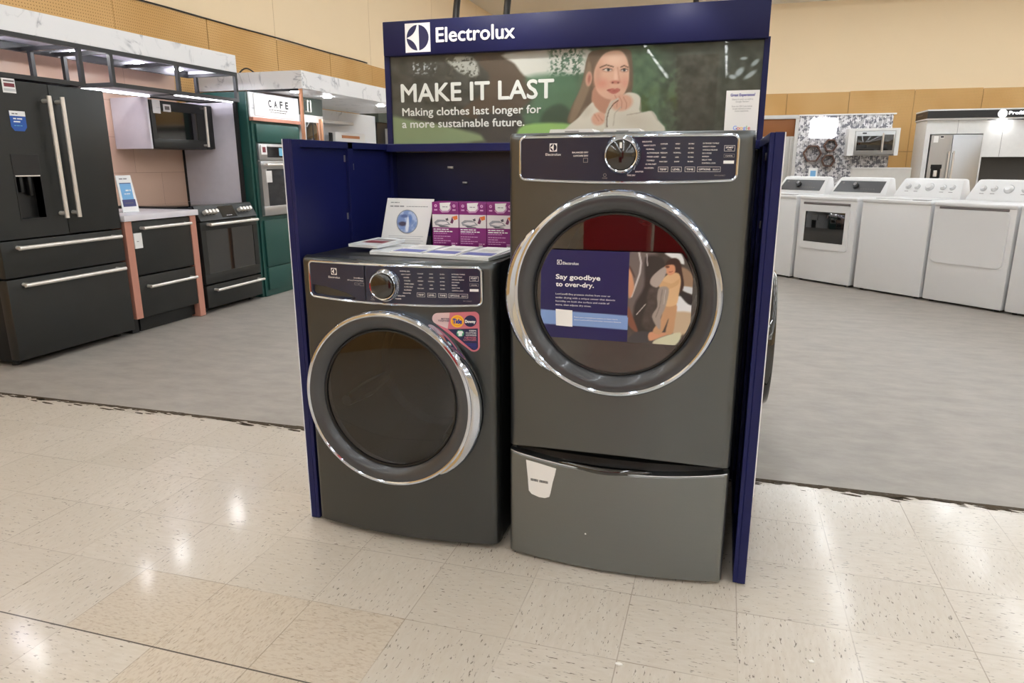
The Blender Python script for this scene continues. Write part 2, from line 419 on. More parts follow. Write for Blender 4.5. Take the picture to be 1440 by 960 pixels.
# printed artwork: a fine grid whose vertices carry the ink colour
def vnoise(X, Z, sc, seed, octs=3):
    rng = np.random.RandomState(seed); out = np.zeros_like(X); amp = 1; tot = 0
    for o in range(octs):
        g = rng.rand(64, 64); u = X*sc; v = Z*sc; i = np.floor(u).astype(int); j = np.floor(v).astype(int); a = u-i; b = v-j
        a = a*a*(3-2*a); b = b*b*(3-2*b); i0, i1, j0, j1 = i % 64, (i+1) % 64, j % 64, (j+1) % 64
        out += amp*((g[i0, j0]*(1-a)+g[i1, j0]*a)*(1-b)+(g[i0, j1]*(1-a)+g[i1, j1]*a)*b); tot += amp; amp *= .55; sc *= 2
    return out/tot
class Art:
    """soft-edged shapes painted in the coordinates U (right), V (down)"""
    def __init__(s, U, V, bg): s.U, s.V = U, V; s.I = np.ones(U.shape+(3,))*np.array(bg, float)
    def lay(s, a, col):
        a = np.clip(a, 0, 1)[..., None]; s.I = s.I*(1-a)+np.array(col, float)*a; return s
    def ell(s, x, y, rx, ry, col, soft=.2, rot=0, k=1.):
        c, d = cos(rot), sin(rot); u = (s.U-x)*c+(s.V-y)*d; v = -(s.U-x)*d+(s.V-y)*c
        q = np.sqrt((u/rx)**2+(v/ry)**2); return s.lay(k*np.clip((1-q)/soft+.5, 0, 1), col)
    def poly(s, pts, col, soft=1.5, smooth=True, k=1., mask=None):
        if smooth:
            P = []; n = len(pts)
            for i in range(n):
                p0, p1, p2, p3 = (np.array(pts[(i+j) % n], float) for j in (-1, 0, 1, 2))
                for t in (0, .25, .5, .75):
                    P.append(.5*((2*p1)+(-p0+p2)*t+(2*p0-5*p1+4*p2-p3)*t*t+(-p0+3*p1-3*p2+p3)*t**3))
            pts = P
        ins = np.zeros(s.U.shape, bool); dist = np.full(s.U.shape, 1e9); n = len(pts)
        for i in range(n):
            x0, y0 = pts[i]; x1, y1 = pts[(i+1) % n]
            dx, dy = x1-x0, y1-y0; L2 = dx*dx+dy*dy+1e-12
            t = np.clip(((s.U-x0)*dx+(s.V-y0)*dy)/L2, 0, 1)
            dist = np.minimum(dist, np.hypot(s.U-x0-t*dx, s.V-y0-t*dy))
            cr = ((y0 > s.V) != (y1 > s.V)) & (s.U < dx*(s.V-y0)/(dy if abs(dy) > 1e-12 else 1e-12)+x0)
            ins ^= cr
        a = np.clip(np.where(ins, dist, -dist)/soft+.5, 0, 1)*k
        if mask is not None: a = a*mask
        return s.lay(a, col)
    def line(s, pts, wd, col, k=1.):
        dist = np.full(s.U.shape, 1e9)
        for (x0, y0), (x1, y1) in zip(pts[:-1], pts[1:]):
            dx, dy = x1-x0, y1-y0; t = np.clip(((s.U-x0)*dx+(s.V-y0)*dy)/(dx*dx+dy*dy+1e-12), 0, 1)
            dist = np.minimum(dist, np.hypot(s.U-x0-t*dx, s.V-y0-t*dy))
        return s.lay(k*np.clip((wd/2-dist)/(wd*.4)+.5, 0, 1), col)
def art_grid(x0, x1, z0, z1, nx, nz, clip=None):
    """vertex positions of a printed rectangle; clip=(cx,cz,r) trims it to a disc"""
    xs = np.linspace(x0, x1, nx+1); X = np.repeat(xs[None, :], nz+1, 0); T = np.repeat(np.linspace(0, 1, nz+1)[:, None], nx+1, 1)
    lo = np.full(nx+1, z0); hi = np.full(nx+1, z1)
    if clip:
        cx, cz, r = clip; h = np.sqrt(np.maximum(r*r-(xs-cx)**2, 1e-6)); lo = np.maximum(lo, cz-h); hi = np.minimum(hi, cz+h)
    return X, lo[None, :]+(hi-lo)[None, :]*T
def print_mesh(name, X, Z, Y, rgb, m, parent=None):
    nz, nx = X.shape[0]-1, X.shape[1]-1
    vs = np.stack([X, Y if hasattr(Y, 'shape') else np.full(X.shape, Y), Z], -1).reshape(-1, 3)
    idx = np.arange((nx+1)*(nz+1)).reshape(nz+1, nx+1)
    fs = np.stack([idx[:-1, :-1], idx[:-1, 1:], idx[1:, 1:], idx[1:, :-1]], -1).reshape(-1, 4)
    me = bpy.data.meshes.new(name); me.from_pydata(vs.tolist(), [], fs.tolist()); me.update(); me.materials.append(MT[m])
    v = np.clip(rgb.reshape(-1, 3)/255., 0, 1); lin = np.where(v <= .04045, v/12.92, ((v+.055)/1.055)**2.4)
    at = me.color_attributes.new('ink', 'FLOAT_COLOR', 'POINT'); at.data.foreach_set('color', np.concatenate([lin, np.ones((len(lin), 1))], 1).ravel())
    o = bpy.data.objects.new(name, me); COL.objects.link(o)
    if parent is not None: o.parent = parent
    return o
def art_uv(h, X, Z):
    """drawing coordinates (right, down) of a flat print, from a fixed plane-to-drawing map"""
    q = h[6]*X+h[7]*Z+h[8]; return (h[0]*X+h[1]*Z+h[2])/q, (h[3]*X+h[4]*Z+h[5])/q
def emblem(mb, x, z, sz, y, m_light=0, m_dark=1, d=.0006):
    """white square with a dark disc cut by an arrow-like light figure"""
    r = sz*.44; mb.rect(x-sz/2, x+sz/2, z-sz/2, z+sz/2, y, m_light)
    q = []
    for i in range(17): a = -pi/2+pi*i/16; q.append((x+max(r*.12, r*cos(a)), z+r*sin(a)))
    mb.flat(q, y-d, m_dark)
    for sg in (1, -1):
        q = [(x-r*cos(pi/2*i/10)*1., z+sg*r*sin(pi/2*i/10)) for i in range(11)]
        q = [(min(px, x-.04*r), pz) for px, pz in q]
        for i in range(1, 10):
            t = i/10; px = (1-t)**2*(-.04*r)+2*t*(1-t)*(-.22*r)+t*t*(-r); pz = (1-t)**2*r+2*t*(1-t)*(.18*r)+t*t*(.03*r)
            q.append((x+px, z+sg*pz))
        mb.flat(q, y-d, m_dark)
    return mb
def rrect(x0, x1, z0, z1, r, n=6):
    q = []
    for cx, cz, a in ((x1-r, z1-r, 0), (x0+r, z1-r, pi/2), (x0+r, z0+r, pi), (x1-r, z0+r, 3*pi/2)):
        q += [(cx+r*cos(a+pi/2*i/n), cz+r*sin(a+pi/2*i/n)) for i in range(n+1)]
    return q
def bar_handle(x0, z0, x1, z1, y, r, off):
    """bar standing off the face at depth y on two posts"""
    mb = MB(); dx, dz = x1-x0, z1-z0; L = math.hypot(dx, dz); ux, uz = dx/L, dz/L
    mb.tube([(x0, y-off, z0), (x1, y-off, z1)], r, 14)
    for t in (.04, .96):
        px, pz = x0+dx*t, z0+dz*t
        mb.tube([(px, y+.001, pz), (px, y-off+r*.3, pz)], r*.95, 12)
    return mb
def scrib(mb, x, z, y, h, W, mi, seed):
    """a line of print too small to read: word-length dashes"""
    r = random.Random(seed); p = 0
    while p < W-h:
        w_ = min(W-p, h*r.uniform(1.6, 4.5)); mb.rect(x+p, x+p+w_, z, z+h*.8, y, mi); p += w_+h*.6
    return mb
def art_inv(h, u, v):
    a, b, e = h[0]-u*h[6], h[1]-u*h[7], u*h[8]-h[2]; c, d, f = h[3]-v*h[6], h[4]-v*h[7], v*h[8]-h[5]
    D = a*d-b*c; return (e*d-b*f)/D, (a*f-e*c)/D
H_BOARD = (215.092064, -51.370052, 397.238878, -19.011182, -309.7728, 603.695383, -0.080005, -0.070519, 1.0)     # poster board
H_CLING = (277.405179, -66.252181, 215.518817, -24.518805, -399.515339, 712.073013, -0.103183, -0.090948, 1.0)   # sheet on the dryer window
def wb(mb, name, m, root, **k):
    """build a part given in world coordinates under an unrotated root"""
    l = root.location; mb.xf(lambda x, y, z: (x-l.x, y-l.y, z-l.z)); return mb.build(name, m, root, **k)

# ================================================================== SETTING
XL, YB, YF, XR, ZC, ZB = -3.27, 15.3, -26., 14., 4.5, 2.72
YE = 1.256          # edge of the tile
rng = random.Random(3)
mb = MB()
edge = [(XL, YE)]; x = -3.2
while x < 6: edge.append((x, YE+.018*(x/3-.35)+rng.uniform(-.006, .004))); x += rng.uniform(.03, .09)
edge += [(XR, YE+.06)]
n = len(edge)
mb._add([(a, b, 0) for a, b in edge]+[(XR, YF, 0), (XL, YF, 0)], [tuple(reversed(range(n+2)))])
mb._add([(a, b, 0) for a, b in edge]+[(a, b, -.006) for a, b in edge], [(i, i+1, i+1+n, i+n) for i in range(n-1)])
struct('floor', mb, 'vinyl_tile', smooth=False)
struct('floor', MB()._add([(XL, 1, -.003), (XR, 1, -.003), (XR, YB, -.003), (XL, YB, -.003)], [(0, 1, 2, 3)]), 'bare_concrete', smooth=False)
# grimy broken edge between the two
mb = MB()
for k in range(2):
    top = []; x = -3.2
    while x < 4.6:
        yy = YE+.018*(x/3-.35); top.append((x, yy+.006, yy-rng.uniform(.006, .034) if k == 0 else yy-.006)); x += rng.uniform(.012, .04)
    m_ = len(top)
    if k == 0: mb._add([(a, b, .0008) for a, b, c in top]+[(a, c, .0008) for a, b, c in top], [(i+m_, i+1+m_, i+1, i) for i in range(m_-1)])
for k in range(420):
    x = rng.uniform(-3, 4.4); yy = YE+.018*(x/3-.35)-rng.uniform(.01, .07)*rng.random(); L = rng.uniform(.01, .06); q = []
    for i in range(8): a = 2*pi*i/8; q.append((x+L*cos(a)*rng.uniform(.6, 1), yy+L*.24*sin(a)*rng.uniform(.5, 1)-.1*L*cos(a), .0006))
    mb._add(q, [tuple(range(8))])
struct('trim_1', mb, 'grime', smooth=False)
struct('ceiling', MB()._add([(XL, YF, ZC), (XL, YB, ZC), (XR, YB, ZC), (XR, YF, ZC)], [(0, 1, 2, 3)]), 'ceiling', smooth=False)
def boards(axis, off0, period, a0, a1):
    """perforated boards with narrow seams; uneven top edges"""
    mb = MB(); k = math.floor((a0-off0)/period)
    while off0+k*period < a1:
        s0 = off0+k*period+.004; s1 = s0+period-.008; s0 = max(s0, a0); s1 = min(s1, a1)
        for z0, z1 in ((0, 1.496), (1.504, ZB+rng.uniform(-.008, .008))):
            d = rng.uniform(.010, .016)
            if s1 > s0: mb.box(*( (XL+.001, XL+d, s0, s1) if axis == 'y' else (s0, s1, YB-d, YB-.001)), z0, z1, .002, 0, 1)
        k += 1
    if axis == 'y':
        mb.box(XL-.05, XL, YF, YB, 0, ZC, 0, 1); mb.box(XL-.001, XL+.001, YF, YB, 0, ZB-.02, 0, 2)
        mb.tube([(XL+.02, -20+i*.5, ZB+.012+.003*sin(i*1.7)) for i in range(58)], .008, 6, mi=2)
        for s in range(-15, 12): mb.box(XL, XL+.001, 3.82+1.21*4+s*2.42-.003, 3.82+1.21*4+s*2.42+.003, ZB, ZC, 0, 3)
    else:
        mb.box(XL, XR, YB, YB+.05, 0, ZC, 0, 1); mb.box(XL, XR, YB-.001, YB+.001, 0, ZB-.02, 0, 2)
    return mb
mk('gap', C(112, 84, 48), .8); mk('seam', C(205, 176, 132), .8)
struct('wall_left', boards('y', 3.82, 1.21, YF, YB), ['pegboard', 'cream_wall', 'black', 'seam'], smooth=False)
struct('wall_back', boards('x', 3.129, 1.224, XL, XR), ['pegboard', 'cream_wall', 'gap', 'seam'], smooth=False)
struct('wall_right', MB().box(XR, XR+.05, YF, YB, 0, ZC), 'cream_wall', smooth=False)
struct('wall_front', MB().box(XL, XR, YF-.05, YF, 0, ZC), 'cream_wall', smooth=False)
# strip lights under the ceiling
k = 0
for x in (-2.5, -.4, 1.74, 3.85, 5.95, 8.05, 10.2):
    mb = MB(); y = -24.5
    while y < 11.6:
        mb.box(x-.03, x+.03, y, y+1.25, ZC-.10, ZC-.085, 0, 0); mb.box(x-.07, x+.07, y-.02, y+1.27, ZC-.084, ZC-.001, .01, 1, 1); y += 1.85
    if x < -2: mb = MB(); [ (mb.box(x-.03, x+.03, yy, yy+1.25, ZC-.10, ZC-.085, 0, 0), mb.box(x-.07, x+.07, yy-.02, yy+1.27, ZC-.084, ZC-.001, .01, 1, 1)) for yy in [-9.7+1.85*i for i in range(6)] ]
    k += 1; struct('trim_%d' % (k+1), mb, ['strip', 'white_matte'], smooth=False)
for yr in (10.9, 12.6):  # unseen cross rows, added to brighten the back wall
    mb = MB(); k += 1
    for i in range(9):
        x = -.8+1.65*i; mb.box(x, x+1.25, yr-.03, yr+.03, ZC-.10, ZC-.085, 0, 0); mb.box(x-.02, x+1.27, yr-.07, yr+.07, ZC-.084, ZC-.001, .01, 1, 1)
    struct('trim_%d' % (k+1), mb, ['strip', 'white_matte'], smooth=False)
# doorway in the back wall
mb = MB()
mb.box(2.63, 3.42, YB-.09, YB-.02, 2.19, 2.27, .005); mb.box(3.34, 3.42, YB-.09, YB-.02, 0, 2.19, .005); mb.box(2.55, 2.63, YB-.09, YB-.02, 0, 2.27, .005)
mb.box(2.63, 3.34, YB-.05, YB-.02, 1.83, 2.19, .003, 1); mb.box(2.63, 3.34, YB-.06, YB-.02, 0, 1.83, .004, 2)
mb.box(3.26, 3.30, YB-.085, YB-.06, .02, 1.80, .004, 2)
struct('door_1', mb, ['white_matte', 'brown', 'light_grey'])

# ================================================================== LAUNDRY MACHINES
WM, BOW = .686, .04
def yf(x): t = 2*x/WM-1; return -BOW*(1-t*t)
def wrap(x, y, z): return (x, yf(x)+y, z)
def front_sheet(zb, ztop, hole=None, rr=.022, top_round=.02, nx=72, nz=90):
    """bowed sheet with rounded upright edges; ztop may be a function of x"""
    zt = ztop if callable(ztop) else (lambda x: ztop)
    zl = zb if callable(zb) else (lambda x: zb)
    us = [0.5-.5*cos(pi*i/nx) for i in range(nx+1)]; us = [.45*(i/nx)+.55*u for i, u in enumerate(us)]
    V = []; F = []; xs = [u*WM for u in us]
    def pt(x, z):
        y = yf(x); d = min(x, WM-x)
        if d < rr: y += rr-sqrt(max(0, rr*rr-(rr-d)**2))
        dt = zt(x)-z
        if top_round and dt < top_round: y += top_round-sqrt(max(0, top_round**2-(top_round-dt)**2))
        return (x, y, z)
    for j in range(nz+1):
        v = j/nz; v = .6*v+.4*(1-(1-v)**3)
        for x in xs: V.append(pt(x, zl(x)+(zt(x)-zl(x))*v))
    mb = MB(); W = nx+1
    for j in range(nz):
        for i in range(nx):
            q = (j*W+i, j*W+i+1, (j+1)*W+i+1, (j+1)*W+i)
            if hole and all(math.hypot(V[k][0]-hole[0], V[k][2]-hole[1]) < hole[2] for k in q): continue
            F.append(q)
    mb._add(V, F)
    # return flanges
    for seq in ([j*W for j in range(nz+1)][::-1], [j*W+nx for j in range(nz+1)], [nz*W+i for i in range(W)][::-1], list(range(W))):
        A = [V[k] for k in seq]; B = [(p[0], .045, p[2]) for p in A]; m_ = len(A)
        mb._add(A+B, [(i, i+1, i+1+m_, i+m_) for i in range(m_-1)])
    return mb
CX, CZ, RD = .335, .525, .298
def control_texts(mbs, kx, dryer):
    """printed legends of the control panel, in x,z"""
    mb = mbs['brand_mark']
    def t(s, x, z, h, W=None, al='L', mi=0, b=.0): mb.text(s, x, z, -.0095, h, W, al, mi, b)
    emblem(mb, .145, .934, .022, -.0094, 0, 1); t('Electrolux', .145, .912, .0065, .046, 'C', 0, .012)
    mb = mbs['model_legend']
    if dryer:
        t('BALANCED DRY', .247, .918, .0042, .046, 'R', 0, .02); t('LUXCARE DRY', .247, .909, .0042, .042, 'R', 0, .02); mb.frame(.233, .246, .893, .905, .001, -.0095, 2)
    else:
        t('SmartBoost', .256, .916, .0042, .036, 'R', 0, .01); t('600 Luxury Front Load Washer', .256, .908, .0038, .06, 'R', 0, .01)
        mb.frame(.222, .238, .895, .902, .001, -.0095, 2); mb.frame(.241, .257, .893, .903, .001, -.0095, 2)
    mb = mbs['power_legend']
    t('POWER', kx-.045, .849, .0036, .014, 'C', 2); mb.lathe([(.0035, 0), (.0045, 0)], (kx-.045, -.0095, .859), n=14, mi=2)
    mb = mbs['program_legend']
    cyc = (['DELICATES', 'HEAVY DUTY', 'NORMAL', 'ACTIVEWEAR', 'MIXED LOAD', 'TOWELS', '15 MIN FAST', 'ALLERGEN', 'SANITIZE', 'TIME DRY'] if dryer else
           ['NORMAL SOIL', 'HEAVY DUTY', 'WHITES', 'COLORS', 'MIXED LOAD', '15 MIN FAST', 'ALLERGEN', 'DELICATES', 'RINSE & SPIN', 'CLEAN WASHER'])
    for i, s in enumerate(cyc):
        a = .95-.19*i-.02*i*(i > 5); z = .945-.0098*i; x = kx+.056+.012*sin(pi*min(1, (i+.5)/9)); t(s, x-.004*(i < 2)-.02*max(0, i-7), z, .0037, None, 'L', 0, .01)
    cols = ((.452, ['COOLER', 'LOW', 'MEDIUM', 'HIGH', 'MAX DRY']), (.487, ['HIGH', 'MORE', 'NORMAL', 'LESS', 'DAMP']), (.522, ['30 MIN', '45 MIN', '60 MIN', '75 MIN', '90 MIN']))
    for x, L in cols:
        for i, s in enumerate(L): t(s, x, .939-.0115*i, .0034, None, 'C', 0, .01)
    for i, s in enumerate(['EXTENDED TUMBLE', 'PERFECT STEAM', 'WRINKLE RELEASE', 'ECO MODE', 'REFRESH', 'DELAY TIME', 'CONTROL LOCK']): t(s, .552, .94-.0085*i, .0032, None, 'L', 0, .01)
    for x, s, w_ in ((.452, 'TEMP', .026), (.487, 'LEVEL', .027), (.522, 'TIME', .026)):
        mb.frame(x-w_/2, x+w_/2, .868, .881, .0007, -.0095, 0); t(s, x, .8722, .0046, w_*.7, 'C', 0, .02)
    mb.frame(.541, .601, .868, .881, .0007, -.0095, 0); t('OPTIONS', .545, .8722, .0046, .03, 'L', 0, .02); t('SELECT', .581, .8722, .0036, .017, 'L', 0, .01)
    mb.frame(.607, .634, .921, .936, .0007, -.0095, 0); t('START', .6205, .9285, .0042, .019, 'C', 0, .03); t('PAUSE', .6205, .9235, .0026, .011, 'C')
    mb.frame(.607, .634, .905, .914, .0006, -.0095, 2); t('CANCEL', .6205, .9075, .003, .019, 'C'); mb.rect(.607, .634, .889, .897, -.0095, 0)
    mb = mbs['wireless_legend']
    t('WiFi CONNECT', .60, .857, .0032, .028, 'C', 2)
def make_machine(name, label, cat, loc, dryer):
    R_ = thing(name, label, cat, loc)
    w_, d, h = WM, .76, .975
    cab = MB().box(.004, .02, .03, d, .02, h-.004, .004).box(w_-.02, w_-.004, .03, d, .02, h-.004, .004).box(.004, w_-.004, .03, d, h-.014, h-.002, .004).box(.004, w_-.004, .03, d, .02, .035).box(.004, w_-.004, d-.015, d, .02, h-.004, .003)
    cab.build('cabinet', 'cabinet_dark', R_)
    front_sheet(.022 if not dryer else (lambda x: .010+.020*(1-(2*x/WM-1)**2)), h, (CX, CZ, .27)).build('front_panel', 'titanium' if dryer else 'titanium_dark', R_)
    for fx in (.06, w_-.06):
        for fy in (.08, d-.06): MB().cyl((fx, fy, 0), (fx, fy, .022), .022, 16).build('foot', 'black', R_)
    # ---- control panel
    x0, x1, z0, z1, rc = .043, .643, .846, .963, .016
    def lo(x): return z0-.007*(1-((x-.343)/.3)**2)
    def cor(x):
        q = min(x-x0, x1-x); return 0 if q > rc else rc-sqrt(max(0, rc*rc-(rc-q)**2))
    def panel(a, b, nu, nv, dent=None):
        def fn(u, v):
            x = a+(b-a)*u; zl, zh = lo(x)+cor(x), z1-cor(x); z = zl+(zh-zl)*v; y = yf(x)-.0085
            if dent: y += dent(x, z)
            return (x, y, z)
        return MB().grid(fn, nu, nv)
    xs = .262 if not dryer else x0
    kx, kz = (.331, .9) if not dryer else (.34, .912)
    cp = panel(xs, x1, 60, 10).build('control_panel', 'panel_black', R_)
    if not dryer:
        sc = [(.052, .886), (.11, .882), (.185, .868), (.226, .851), (.215, .848), (.12, .848), (.06, .852), (.05, .86)]
        def dent(x, z):
            ins = False; dm = 1e9; n = len(sc)
            for i in range(n):
                ax, az = sc[i]; bx, bz = sc[(i+1) % n]; dx, dz = bx-ax, bz-az
                t = max(0, min(1, ((x-ax)*dx+(z-az)*dz)/(dx*dx+dz*dz))); dm = min(dm, math.hypot(x-ax-t*dx, z-az-t*dz))
                if (az > z) != (bz > z) and x < dx*(z-az)/dz+ax: ins = not ins
            return min(.03, dm*2.2) if ins else 0
        dr = panel(x0, xs-.003, 110, 60, dent).build('detergent_drawer', 'panel_black', R_)
    path = []
    for i in range(61): x = x0+(x1-x0)*(.5-.5*cos(pi*i/60)); path.append((x, yf(x)-.007, lo(x)+cor(x)))
    for i in range(1, 61): x = x1-(x1-x0)*(.5-.5*cos(pi*i/60)); path.append((x, yf(x)-.007, z1-cor(x)))
    MB().tube(path[:-1], .0042, 8, True).build('panel_trim', 'chrome', R_)
    mbs = {k: MB() for k in ('brand_mark', 'model_legend', 'power_legend', 'program_legend', 'wireless_legend')}; control_texts(mbs, kx, dryer)
    for k, mbt in mbs.items(): mbt.xf(wrap).build(k, ['ink_white', 'panel_black', 'ink_grey'], cp if dryer or k not in ('brand_mark', 'model_legend') else dr, smooth=False)
    ky = yf(kx)-.008
    kn = MB().lathe([(.0, .026), (.034, .026), (.0385, .023), (.0395, .012), (.0395, 0)], (kx, ky, kz), n=48); kb = kn.build('program_knob', 'knob_black', R_)
    MB().lathe([(.0395, .010), (.0405, .020), (.044, .021), (.052, .008), (.0535, 0)], (kx, ky, kz), n=56).build('knob_ring', 'chrome', kb)
    if dryer: MB().box(kx-.003, kx+.003, ky-.0275, ky-.0262, kz+.018, kz+.033, 0).build('pointer', 'ink_white', kb)
    # ---- door
    y0 = yf(CX)
    s = -1 if dryer else 1        # handle side
    ringp = [(.297, -.012), (.298, .03), (.296, .038), (.291, .0445), (.285, .046), (.281, .044)]
    door = MB().lathe([(.281, .043), (.276, .045), (.262, .043), (.248, .036), (.240, .028), (.236, .022), (.234, .010)], (CX, y0, CZ), n=112).build('door', 'ring_grey', R_)
    MB().lathe(ringp, (CX, y0, CZ), n=112).build('chrome_rim', 'chrome', door)
    MB().lathe([(.236, .023), (.233, .0255), (.2285, .0245), (.227, .016)], (CX, y0, CZ), n=112).build('window_seal', 'seal_black', door)
    if dryer: prof = [(.0, .022), (.10, .022), (.2275, .021)]
    else: prof = [(.0, .034), (.06, .0335), (.12, .0315), (.18, .0275), (.2275, .0205)]
    MB().lathe(prof[::-1], (CX, y0, CZ), n=96).build('door_glass', 'door_glass_clear' if dryer else 'door_glass', door)
    # handle: the rim swells into a grip on one side
    a_lo, a_hi, n = radians(-52), radians(38), 44; V = []; F = []; sec = 12
    for i in range(n+1):
        t = i/n; th = a_lo+(a_hi-a_lo)*t; k_ = sin(pi*t)**.7; bul = .022*k_
        for j in range(sec):
            ph = 2*pi*j/sec
            rr_ = .2925+bul*.5+(.009+bul*.55)*cos(ph); hh = .022+(.022+.008*k_)*sin(ph)
            V.append((CX+s*rr_*cos(th), y0-hh, CZ+rr_*sin(th)))
    for i in range(n): F += [(i*sec+j, i*sec+(j+1) % sec, (i+1)*sec+(j+1) % sec, (i+1)*sec+j) for j in range(sec)]
    F += [tuple(range(sec)), tuple(range(n*sec, (n+1)*sec))]
    bm = bmesh.new(); bv = [bm.verts.new(v) for v in V]; [bm.faces.new([bv[k] for k in f]) for f in F]
    MB().bm(bm).build('door_handle', 'chrome', door)
    # drum behind the glass
    dm = MB().lathe([(.245, -.03), (.243, -.40), (.22, -.42), (.0, -.425)], (CX, y0, CZ), n=72)
    dm.lathe([(.272, -.012), (.258, -.02), (.245, -.03)], (CX, y0, CZ), n=72)
    for k in range(3):
        a = radians(75+120*k); dm.tube([(CX+.225*cos(a), y0+.08, CZ+.225*sin(a)), (CX+.215*cos(a), y0+.22, CZ+.215*sin(a)), (CX+.225*cos(a), y0+.38, CZ+.225*sin(a))], [.02, .03, .02], 10)
    dm.build('drum', 'drum', R_)
    return R_

WASH = make_machine('front_load_washer', 'dark titanium front-load washing machine standing on the floor, left of the tall stack', 'washing machine', (.679, .43, 0), False)
DRY = make_machine('dryer', 'dark titanium clothes dryer raised on a drawer pedestal, with a blue poster on its window', 'dryer', (1.402, .43, .380), True)
REAR = copy_tree(WASH); REAR.location = (2.166, 1.285, 0); REAR.rotation_euler = (0, 0, pi/2)
for ch in REAR.children:
    for g in ch.children:
        if g.name.split('.')[0] in ('chrome_rim', 'door_handle'): g.material_slots[0].link = 'OBJECT'; g.material_slots[0].material = MT['black_gloss']
tag(REAR, 'dark machine mostly hidden behind the right blue side panel, only its door rim showing', 'washing machine')

# detergent sticker on the washer
st = lambda a, b: (.488+(590+a/12-608)*.00238, .8155+(443-430-b/12)*.00226+(590+a/12-608)*.00012)
def cpoly(pts): return [st(*q) for q in pts]
def arcp(cx, cy, r, a0, a1, n=8): return [(cx+r*cos(radians(a0+(a1-a0)*i/n)), cy+r*sin(radians(a0+(a1-a0)*i/n))) for i in range(n+1)]
mb = MB()
out = arcp(285, 245, 95, 120, 270)+arcp(860, 225, 82, -90, 0)+arcp(855, 735, 92, 0, 135)
mb.flat(cpoly(out), -.0010, 0)
mb.flat(cpoly(arcp(285, 245, 95, 120, 270)+[(480, 150), (440, 425)]), -.0013, 1)
mb.flat(cpoly([(440, 428), (918, 428)]+arcp(855, 735, 64, 0, 135)), -.0014, 2)
def cdisc(cx, cy, r, d, mi): mb.flat(cpoly([(cx+r*cos(2*pi*i/28), cy+r*sin(2*pi*i/28)) for i in range(28)]), d, mi)
cdisc(597, 298, 105, -.0016, 3); cdisc(597, 298, 84, -.0018, 4); cdisc(597, 298, 64, -.0020, 3); cdisc(803, 300, 98, -.0016, 2); cdisc(640, 505, 60, -.0017, 7)
mb.flat(cpoly([(605, 465), (675, 465), (690, 500), (668, 505), (668, 550), (612, 550), (612, 505), (590, 500)]), -.0019, 6)
def ctext(s, a, b, h, W, al, mi, d=-.0023, bo=.02): q = st(a, b); mb.text(s, q[0], q[1], d, h*.00019, W*.000198, al, mi, bo)
ctext('Tide', 597, 335, 78, 140, 'C', 5, -.0024, .05); ctext('Downy', 803, 330, 48, 160, 'C', 6, -.0024, .05)
ctext('BETTER', 475, 268, 24, 135, 'R', 2); ctext('TOGETHER', 475, 302, 24, 190, 'R', 2)
for i, (s, mi) in enumerate((('KEEPS', 6), ('CLOTHES', 6), ('LOOKING', 6), ('NEWER', 0), ('LONGER', 0))): ctext(s, 895, 480+38*i+(i > 2)*8, 24 if i < 3 else 32, (110, 165, 165, 185, 200)[i], 'R', mi)
for i in range(4): q0, q1 = st(720+i*40, 690+26*i), st(895, 700+26*i); mb.rect(q0[0], q1[0], q1[1], q1[1]+.0018, -.0018, 5)
mk('pink', C(205, 112, 126), .4); mk('pink_pale', C(214, 184, 184), .4)
mb.slice_x([.49+.006*i for i in range(26)]).xf(wrap); mb.build('promo_sticker', ['pink', 'pink_pale', 'downy_navy', 'yellow', 'tide_orange', 'tide_blue', 'ink_white', 'sticker_green'], WASH, smooth=False)

# ---- pedestal drawer
PED = thing('pedestal', 'wide dark grey drawer pedestal under the dryer with a torn white paper tag', 'pedestal', (1.402, .43, 0))
h = .377
MB().box(.004, .02, .03, .76, .015, h, .003).box(WM-.02, WM-.004, .03, .76, .015, h, .003).box(.004, WM-.004, .05, .76, h-.012, h, .003).box(.004, WM-.004, .03, .76, .015, .03).box(.004, WM-.004, .745, .76, .015, h).box(.02, WM-.02, .05, .06, .03, h-.01).build('cabinet', 'cabinet_dark', PED)
zt = lambda x: .371-.022*(1-(2*x/WM-1)**2)
DRW = front_sheet(.012, zt, None, .018, .004, 72, 40).build('drawer', 'titanium_drawer', PED)
MB().tube([(x, yf(x)+.002+max(0, .018-sqrt(max(0, .018**2-(.018-min(x, WM-x))**2))) if min(x, WM-x) < .018 else yf(x)+.002, zt(x)+.0005) for x in [WM*(.01+.98*i/40) for i in range(41)]], .0022, 6).build('edge_trim', 'steel', DRW)
MB().grid(lambda u, v: (.02+(WM-.04)*u, yf(.02+(WM-.04)*u)+.012+.035*sin(pi*v/2), .30+.075*v), 40, 6).build('grip_recess', 'black', DRW)
MB().tube([(.17+.29*i/24, yf(.17+.29*i/24)+.014-.004*sin(pi*i/24), .353+.003*cos(pi*i/12)) for i in range(25)], [.003+.011*sin(pi*i/24)**.5 for i in range(25)], 12).build('drawer_handle', 'black_gloss', DRW)
mb = MB(); tg = [(.062, .349), (.10, .346), (.165, .338), (.161, .316), (.154, .288), (.147, .250), (.143, .236), (.128, .229), (.108, .228), (.082, .234), (.072, .244), (.069, .282)]
mb.prism(tg, -.0008, .0005, 0); x = .079
for i in range(26):
    ww = rng.choice((.0009, .0016, .0022)); (mb.rect(x, x+ww, .284-.0035, .2925-.0035, -.0012, 1) if i not in (11, 12) else None); x += ww+rng.choice((.0008, .0012))*.8
mb.slice_x([.06+.01*i for i in range(12)]).xf(wrap); mb.build('paper_tag', ['paper', 'ink_dark'], PED, smooth=False)
mb = MB().disc(.265, .131, .003, -.0008); mb.xf(wrap); mb.build('speck', 'paper', PED, smooth=False)
